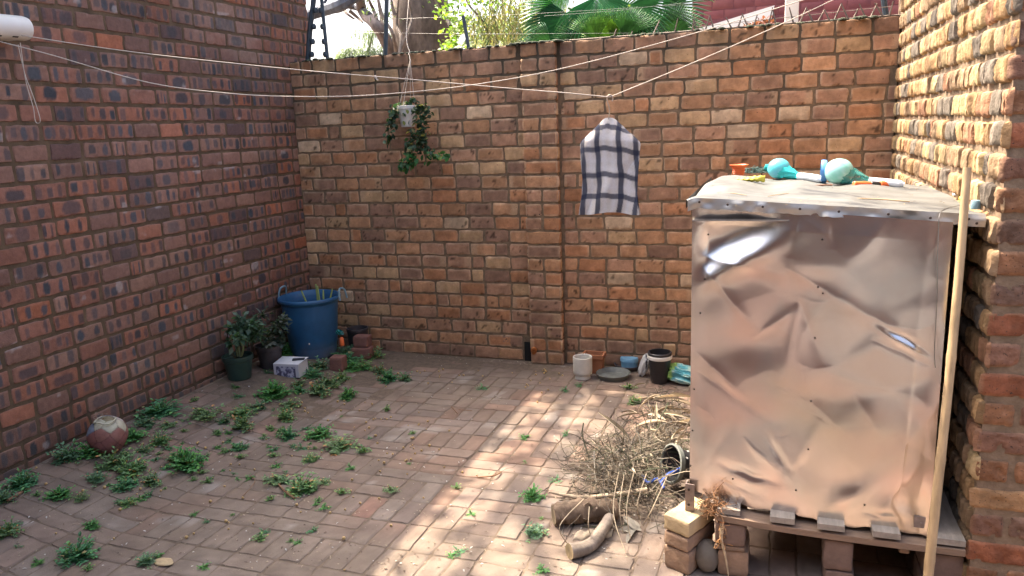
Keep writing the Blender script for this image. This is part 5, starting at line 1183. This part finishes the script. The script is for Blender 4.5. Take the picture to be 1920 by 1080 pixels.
for pts, r in (([(577, 125), (581, 60), (588, 0), (592, -60)], .019), ([(615, 118), (610, 70), (603, 0), (597, -60)], .013), ([(722, 112), (724, 50), (726, -60)], .016), ([(880, 100), (874, 62), (868, 30)], .012), ([(1663, 40), (1657, 0), (1652, -50)], .016)):
    P = [WY(x, y, .16) for x, y in pts]; mb = MB(); mb.tube(smooth_path(P, 5), r*1.0, seg=8); po = mb.build('post', M['dark'], ef)
    if r > .014 and pts[0][0] < 650 or pts[0][0] == 615:
        for k, (y) in enumerate((20, 50, 78, 102)):
            xx = np.interp(y, [pts[2][1], pts[1][1], pts[0][1]], [pts[2][0], pts[1][0], pts[0][0]]); q = WY(xx+(6 if pts[0][0] < 600 else -3), y, .155); mb = MB(); mb.lathe([(.001, -.02), (.014, -.018), (.02, 0), (.014, .018), (.001, .02)], tuple(q), seg=10); mb.build('insulator', M['dark'], po)
for (x0, y0, x1, y1) in [(615, 60, 1180, 62), (726, 36, 1300, 8), (1020, 30, 1310, 2)]:
    mb = MB(); a, b = WY(x0, y0, .16), WY(x1, y1, .16); mb.tube([a, a.lerp(b, .5)+Vector((0, 0, -.01)), b], .0006, seg=4); mb.build('wire', M['wire'], ef)
# cord rising from the pot hook to the tree
a, b = WY(768, 97, .02), WY(772, -60, .5); mb = MB(); mb.tube(smooth_path([a, WY(762, 60, .15), b], 6), .0022, seg=5); tag(mb.build('cord', M['rope'], None, loc=tuple(a)), 'pale cord rising from the hanging pot hook towards the tree', 'cord')

# ------------------------------------------------------------------ neighbour's house
nh = thing('neighbour_house', 'maroon painted brick house with a sloping white band behind the back wall', 'house', (-.6, 5, 0))
def col_pink(u, v, s, t, rg, nb, rc):
    c = pal(rg, nb, [(.19, .052, .052), (.17, .045, .048), (.205, .06, .055)], [1, 1, 1]); return np.broadcast_to(c, u.shape+(3,)).copy()
rg = np.random.RandomState(5); HX0 = -1.05
mb = MB(); brick_field(mb, (HX0, 5, 1.5), (1, 0, 0), (0, 0, 1), (0, -1, 0), courses(0, 4.6, 0, 26, .24, .11, .006, rg), col_pink, lambda u, v, s, t, rg, nb: 0*u, 6, 4, seed=31, drop=.004); mb.build('brick_face', M['pinkwall'], nh)
mb = MB(); mb.box((HX0, 5.003, 0), (HX0+4.6, 9, 4.4), (.15, .04, .042)); mb.build('wall', M['pinkwall'], nh, smooth=False)
a, b, c_, d = WY(1296, 58, 4.97), WY(1452, 10, 4.97), WY(1452, 62, 4.97), WY(1296, 100, 4.97)
c_ = WY(1446, 38, 4.97); d = WY(1296, 82, 4.97)
mb = MB(); qpanel(mb, d, c_, b, a, .04, (0, 1, 0)); mb.build('white_band', M['plaster'], nh, smooth=False)
wp_ = thing('white_post', 'square white post rising behind the back wall in front of maroon house', 'post', (.03, .32, 0)); a, b = WY(1471, 40, .3), WY(1497, 40, .3)
mb = MB(); mb.box((a.x, .3, 0), (b.x, .36, 3.2), bev=.004); mb.build('shaft', M['plaster'], wp_)
mb = MB(); rz = random.Random(9)
for i in range(380):
    s = rz.random(); x = 1345+s*105; y = 70-s*32+rz.gauss(0, 4); p = WY(x, y, 3.6+rz.uniform(0, .6)); put_leaf(mb, LT2, p, (rz.gauss(0, 1), rz.gauss(0, 1), rz.gauss(0, 1)), .05, .03, np.array((.14, .045, .035))*rz.uniform(.5, 1.4))
mb.tube([WY(1400, 60, 3.9), (WY(1400, 60, 3.9).x, 3.9, 0)], .03, (.1, .07, .05), 6); tag(mb.build('rusty_shrub', M['leaf'], None, loc=tuple(Vector((WY(1400, 60, 3.9).x, 3.9, 0)))), 'reddish brown shrub showing just above the back wall before the maroon house', 'shrub')

# ------------------------------------------------------------------ trees
def limb(mb, pts, r0, r1, col_=(.16, .12, .09), seg=10, n=6, seed=0):
    P = smooth_path(pts, n); k = len(P); R = [r0+(r1-r0)*(i/(k-1))**.8 for i in range(k)]
    i0 = len(mb.v); mb.tube(P, R, col_, seg, False, lambda i, q: np.array(col_)*(.7+.7*float(vn([[q*.9, i*.4, seed]], 3)[0])))
    v = mb.v[i0]; cen = np.repeat(np.array(P), seg, 0); v += (v-cen)*((fbm(v*np.array((9, 9, 2.)), 4)-.5)*.35)[:, None]; return P
big = thing('large_tree', 'broad brown trunked tree behind the back wall with pale branches', 'tree', (-4.6, 5, 0))
ta, tb = WY(792, 100, 5), WY(790, -40, 5); mb = MB()
limb(mb, [(ta.x-.05, 5, 0), (ta.x, 5, 1.5), tuple(ta), tuple(tb), (tb.x+.2, 5, 5.5)], .41, .34, (.12, .092, .075), 28, 8)
mb.build('trunk', M['bark'], big)
mb = MB()
def W(pts, Y): return [tuple(WY(x, y, Y+rnd.uniform(-.15, .15))) for x, y in pts]
limb(mb, W([(745, 118), (735, 100), (715, 60), (700, 42), (680, 22), (672, -10), (650, -60)], 4.6), .10, .055, (.17, .14, .13))
limb(mb, W([(700, 42), (690, 25), (664, 14), (640, 12), (615, 22), (590, 30), (565, 50)], 4.6), .045, .02, (.10, .10, .11), 7)
limb(mb, W([(565, 35), (600, 22), (640, 8), (668, -10), (700, -30)], 4.0), .06, .09, (.07, .08, .10), 8)  # dark blue of lens flare is put into the arched limbs' colour
limb(mb, W([(590, 18), (606, 8), (620, -15)], 4.0), .02, .02, (.07, .08, .10), 6)
for q in ([(706, 38), (700, 18), (692, 0), (690, -20)], [(720, 62), (714, 30), (708, 0)], [(742, 95), (735, 60), (718, 30), (705, -20)], [(750, 100), (752, 70), (744, 45), (748, -10)], [(740, 28), (735, 10), (732, -15)], [(745, 110), (765, 60), (772, 30), (764, -5)], [(845, 50), (835, 30), (820, 10), (810, -20)], [(640, 10), (650, 25), (665, 36)], [(655, 20), (672, 34), (680, 42)]):
    limb(mb, W(q, 4.5), .030, .012, (.17, .14, .12), 6, 4)
mb.build('branches', M['bark'], big)
def foliage(mb, spots, n, cols, L, W_, r_, down=0, Ydef=4.5):
    for (px, py, rx, ry, Yd, k) in spots:
        for i in range(int(n*k)):
            p = WY(r_.gauss(px, rx*.5), r_.gauss(py, ry*.5), Yd+r_.gauss(0, .3)); d = Vector((r_.gauss(0, 1), r_.gauss(0, 1), r_.gauss(-down, .6)))
            put_leaf(mb, LT2, p, d, r_.uniform(*L), r_.uniform(*W_), np.array(r_.choice(cols))*r_.uniform(.6, 1.5), r_.uniform(-1, 1))
rz = random.Random(77); mb = MB()
foliage(mb, [(834, 25, 18, 20, 4.2, .7), (842, 85, 18, 12, 4.2, .9), (865, 30, 26, 26, 4.4, .8), (850, 60, 16, 16, 4.3, .5), (850, -10, 60, 20, 4.4, 1), (905, -5, 60, 16, 4.4, 1)], 90, [(.17, .28, .04), (.24, .34, .05), (.12, .22, .05)], (.035, .075), (.03, .06), rz)
foliage(mb, [(685, -8, 40, 16, 4.6, 1.0), (735, 20, 24, 26, 4.8, .7), (700, 20, 20, 12, 4.6, .4)], 60, [(.13, .17, .10), (.09, .13, .07)], (.05, .10), (.015, .03), rz)
mb.build('crown', M['leaf'], big)
# overhead crown that dapples the yard; unseen near clumps added to darken metal reflections
mb = MB(); rz = random.Random(31)
def up(x, y, h): return Vector((x-.62*h, y+.22*h, h))
for (gx_, gy_, h, rr_2, n_) in [(-.85, -1.6, 5.2, .12, 60), (-.72, -2.0, 5.4, .14, 60), (-1.28, -1.34, 5.2, .055, 24), (-1.2, -2.2, 5.2, .05, 20), (-1.1, -1.85, 5.4, .06, 22), (-1.25, -.9, 5.2, .05, 20), (-.95, -1.2, 5.4, .06, 20), (-.88, -2.6, 5.2, .08, 36), (-.7, -.62, 5.2, .17, 80), (-1.2, -.60, 5.0, .12, 70), (-.75, -1.25, 5.6, .12, 34), (-.45, -2.2, 5.6, .15, 40), (-1.15, -2.85, 5.2, .1, 40), (-.5, -1.0, 5.4, .12, 30), *[(-1.1+.5*a_+.25*(b_ % 2), -3.35-.42*b_, 5.3, .21, 95) for a_ in range(6) for b_ in range(5)], (1.2, -2.3, 5.2, .10, 14), (2.2, -2.0, 5.4, .2, 40), (1.8, -1.4, 5.4, .2, 34), (1.55, -1.7, 5.4, .16, 26), (1.9, -2.4, 5.6, .22, 50), (2.3, -1.6, 5.6, .2, 30), (1.7, -1.0, 5.2, .2, 26), (2.1, -2.7, 5.4, .2, 40)]:
    for i in range(n_):
        p = up(gx_, gy_, h)+Vector((rz.gauss(0, rr_2*.7), rz.gauss(0, rr_2*.7), rz.gauss(0, .3))); d = Vector((rz.gauss(0, 1), rz.gauss(0, 1), rz.gauss(-.4, .6))); put_leaf(mb, LT2, p, d, rz.uniform(.09, .17), rz.uniform(.04, .08), np.array((.10, .18, .05))*rz.uniform(.6, 1.4), rz.uniform(-1, 1))
mb.build('overhanging_leaves', M['leaf'], big)
mb = MB()
for q in ([(ta.x, 5, 4.2), (-4.6, 2.6, 5.0), (-4.4, 1.0, 5.2), (-4.3, -.8, 5.2), (-4.2, -2.0, 5.2)], [(-4.4, 1.0, 5.2), (-4.1, .2, 5.4), (-3.9, -.6, 5.5)], [(-4.3, -.6, 5.2), (-4.0, -1.3, 5.3), (-3.8, -1.6, 5.4)]): limb(mb, q, .06, .015, (.14, .11, .09), 7)
mb.build('overhanging_branch', M['bark'], big)

pep = thing('weeping_tree', 'yellow green weeping foliage tree behind the back wall left of the palm', 'tree', (-3.2, 5.5, 0)); mb = MB(); rz = random.Random(5)
for i in range(170):
    px = rz.gauss(960, 42); py = rz.uniform(-40, 45); P = [WY(px, py, 5.2+rz.gauss(0, .4))]; d = Vector((rz.gauss(0, .2), rz.gauss(0, .2), -1))
    cb = np.array(rz.choice([(.24, .21, .10), (.15, .18, .07), (.09, .13, .06), (.26, .24, .14)]))
    for k in range(10):
        P.append(P[-1]+d*.055+Vector((rz.gauss(0, .012), 0, 0))); put_leaf(mb, LT2, P[-1], (rz.gauss(0, .7), rz.gauss(0, .7), -1), rz.uniform(.06, .13), rz.uniform(.012, .025), cb*rz.uniform(.6, 1.4), rz.uniform(-1, 1))
mb.build('crown', M['leaf'], pep); mb = MB(); limb(mb, [(-3.3, 5.6, 0), (-3.3, 5.6, 1.5), (-3.2, 5.6, 2.6), (-3.0, 5.6, 3.6)], .12, .05); limb(mb, W([(920, 80), (905, 40), (880, 10), (860, -30)], 5.3), .02, .014, seg=6); mb.build('trunk', M['bark'], pep)
fth = thing('feathery_tree', 'pale grey green feathery tree low above the back wall at the left', 'tree', (-7.2, 8, 0)); mb = MB()
for (px, py) in [(668, 92), (690, 90), (655, 88), (705, 95), (640, 100), (680, 55), (700, 58), (735, 60), (720, 88), (760, 95), (650, 105), (690, 103)]:
    c0 = WY(px, py, 7.8)
    for k in range(26):
        a = rz.uniform(-2.8, -.3); d = Vector((math.cos(a), rz.gauss(0, .3), math.sin(a)*.8+.35)); P = [c0+Vector((rz.gauss(0, .08), 0, rz.gauss(0, .03)))]
        for j_ in range(5): P.append(P[-1]+d*.05); d.z -= .22; put_leaf(mb, LT2, P[-1], d+Vector((rz.gauss(0, .5), 0, rz.gauss(0, .4))), .09, .012, np.array((.20, .25, .19))*rz.uniform(.6, 1.3))
mb.build('crown', M['leaf'], fth); mb = MB(); q = WY(690, 100, 7.9); limb(mb, [(q.x, 7.9, 0), (q.x, 7.9, 1.6), tuple(q)], .08, .03); q2 = WY(700, 60, 7.9); limb(mb, [tuple(q), tuple(q2)], .03, .015, seg=6); mb.build('trunk', M['bark'], fth)
far = thing('distant_tree', 'hazy light green tree far behind the brick pier, between trunk and palm', 'tree', (-6, 12, 0)); mb = MB(); rz = random.Random(15)
foliage(mb, [(880, 50, 60, 26, 12, 1), (930, 60, 60, 30, 12, 1), (985, 40, 50, 40, 12, 1.2), (1000, 80, 50, 14, 11, 1), (905, 85, 50, 12, 11, .7), (1090, 50, 90, 30, 11, 1.5), (1200, 60, 70, 20, 11, 1)], 240, [(.16, .21, .10), (.22, .26, .13), (.12, .17, .08), (.26, .26, .15)], (.10, .22), (.05, .10), rz)
mb.build('crown', M['leaf'], far); mb = MB(); limb(mb, [(-6, 12, 0), (-6, 12, 1.6), (-5.8, 12, 3.4)], .2, .1); mb.build('trunk', M['bark'], far)

# fan palm
pm = thing('fan_palm', 'green fan palm with large folded leaves rising behind the back wall', 'palm', (-1.35, 2.6, 0)); rz = random.Random(3)
mb = MB(); limb(mb, [(-1.35, 2.6, 0), (-1.35, 2.6, 1.2), (-1.33, 2.6, 2.15)], .13, .12, (.14, .10, .07), 14); mb.build('trunk', M['bark'], pm)
def fan(hub, d, nrm, R, c, n=26, spread=2.3, cut=.45):
    d = Vector(d).normalized(); nrm = Vector(nrm); nrm = (nrm-d*nrm.dot(d)).normalized(); s = nrm.cross(d)
    mb = MB(); v = []; f = []; cc = []
    for i in range(n):
        a0 = -spread/2+spread*i/n; a1 = a0+spread/n; am = (a0+a1)/2; RL = R*(.78+.22*math.cos(am*.9))*rz.uniform(.92, 1.05)
        def P(a, r, z): return Vector(hub)+(d*math.cos(a)+s*math.sin(a))*r+nrm*z-Vector((0, 0, .22*(r/R)**2*R))
        w_ = spread/n*.5; rc = R*cut; b = len(v); dr = rz.uniform(-.02, .02)
        v += [P(am, .01, 0), P(am-w_, rc, 0), P(am, rc, .022), P(am+w_, rc, 0), P(am-w_*.62, R*.72, -.004), P(am, R*.72, .012), P(am+w_*.62, R*.72, -.004), P(am, RL, -.05+dr)]
        f += [(b, b+1, b+2), (b, b+2, b+3), (b+1, b+4, b+5, b+2), (b+2, b+5, b+6, b+3), (b+4, b+7, b+5), (b+5, b+7, b+6)]
        k = np.array(c)*rz.uniform(.75, 1.25); cc += [k*1.1, k, k*1.15, k, k, k*1.1, k, k*1.3+np.array((.05, .04, .01))]
    mb.add([tuple(q) for q in v], f, np.array(cc)); st = Vector((-1.33, 2.6, 2.12)); mid = st.lerp(Vector(hub), .55)+Vector((0, 0, .08)); mb.tube(smooth_path([st, mid, Vector(hub)], 5), [.012]*11, (.12, .17, .06), 6, False)
    mb.build('leaf', M['palm'], pm, smooth=False)
for px, py, Yd, d, nr, R, c, sp in [
    (1072, 30, 2.5, (-.9, -.25, -.42), (-.2, -1, .25), .58, (.035, .13, .06), 2.4), (1120, -8, 2.4, (.05, -.35, -.6), (0, -1, .3), .50, (.04, .15, .07), 2.6), (1065, 15, 2.6, (-.6, -.3, .5), (0, -1, .1), .5, (.03, .12, .05), 2.2),
    (1180, 10, 2.3, (.55, -.3, -.3), (.1, -1, .3), .50, (.045, .15, .06), 2.4), (1240, 18, 2.5, (.7, -.2, .1), (.2, -1, .2), .46, (.04, .13, .06), 2.5), (1225, 30, 2.4, (.3, -.3, -.7), (0, -1, .1), .42, (.04, .11, .06), 2.0),
    (1150, 84, 2.2, (-.35, -.2, .9), (-.3, -1, -.1), .42, (.12, .24, .05), 1.6), (1190, 88, 2.2, (.1, -.2, .9), (0, -1, -.1), .40, (.05, .15, .07), 1.9), (1100, 92, 2.3, (-.7, -.2, .5), (0, -1, .3), .40, (.05, .15, .07), 1.7), (1260, 66, 2.3, (.3, -.2, .8), (.2, -1, 0), .34, (.06, .16, .07), 1.8),
    (1140, -40, 2.6, (-.2, 0, 1), (0, -1, .1), .5, (.04, .13, .05), 2.6), (1210, -35, 2.6, (.4, 0, .9), (0, -1, .1), .5, (.04, .13, .05), 2.6), (1045, 70, 2.5, (-.6, -.2, -.3), (0, -1, .1), .34, (.05, .14, .07), 2.0), (1150, 40, 2.9, (.0, .2, .9), (0, -1, .1), .45, (.10, .2, .06), 2.4), (1215, 80, 2.6, (.0, .2, .9), (0, -1, .1), .45, (.03, .10, .05), 2.4), (1120, 78, 2.15, (-.2, -.2, .95), (-.1, -1, -.1), .36, (.09, .20, .06), 1.5), (1035, 88, 2.3, (-.6, -.3, .35), (0, -1, .2), .33, (.06, .17, .09), 1.8), (1170, 70, 2.1, (.35, -.2, .9), (.2, -1, -.1), .34, (.05, .14, .06), 1.6), (1285, 0, 2.7, (.2, .1, .6), (0, -1, .1), .3, (.04, .13, .08), 2.4)]:
    fan(tuple(WY(px, py, Yd)), d, nr, R, c, 26, sp)

# unseen wall added behind the camera for warm bounce and reflections in the metal
hw = thing('rear_reflection_wall', 'unseen brick wall added behind the camera for the metal cabinet to reflect', 'wall', (0, -7.4, 0))
mb = MB(); mb.box((XL, -7.7, 0), (4.5, -7.5, 3.0), (.30, .165, .12)); mb.build('face', M['left_brick'], hw, smooth=False)

vr = thing('rear_shade_roof', 'unseen low roof added behind the camera to shade what the metal reflects', 'roof', (0, -6.4, 0))  # added overhead sheet, shades the ground and wall mirrored in the cabinet
mb = MB(); mb.box((XL+.1, -7.5, 2.55), (4.4, -5.1, 2.63)); mb.build('sheet', M['roofmetal'], vr, smooth=False)
for x in (-2.9, 1.3, 4.1):
    mb = MB(); mb.box((x, -5.25, 0), (x+.1, -5.15, 2.55)); mb.build('post', M['plaster'], vr, smooth=False)
mb = MB(); mb.box((XL+.1, -7.5, -.1), (4.4, -5.0, .03)); tag(mb.build('rear_reflector_slab', M['rear_reflector_slab'], None, smooth=False), kind='structure')  # grey slab added out of view so the metal reflects less orange
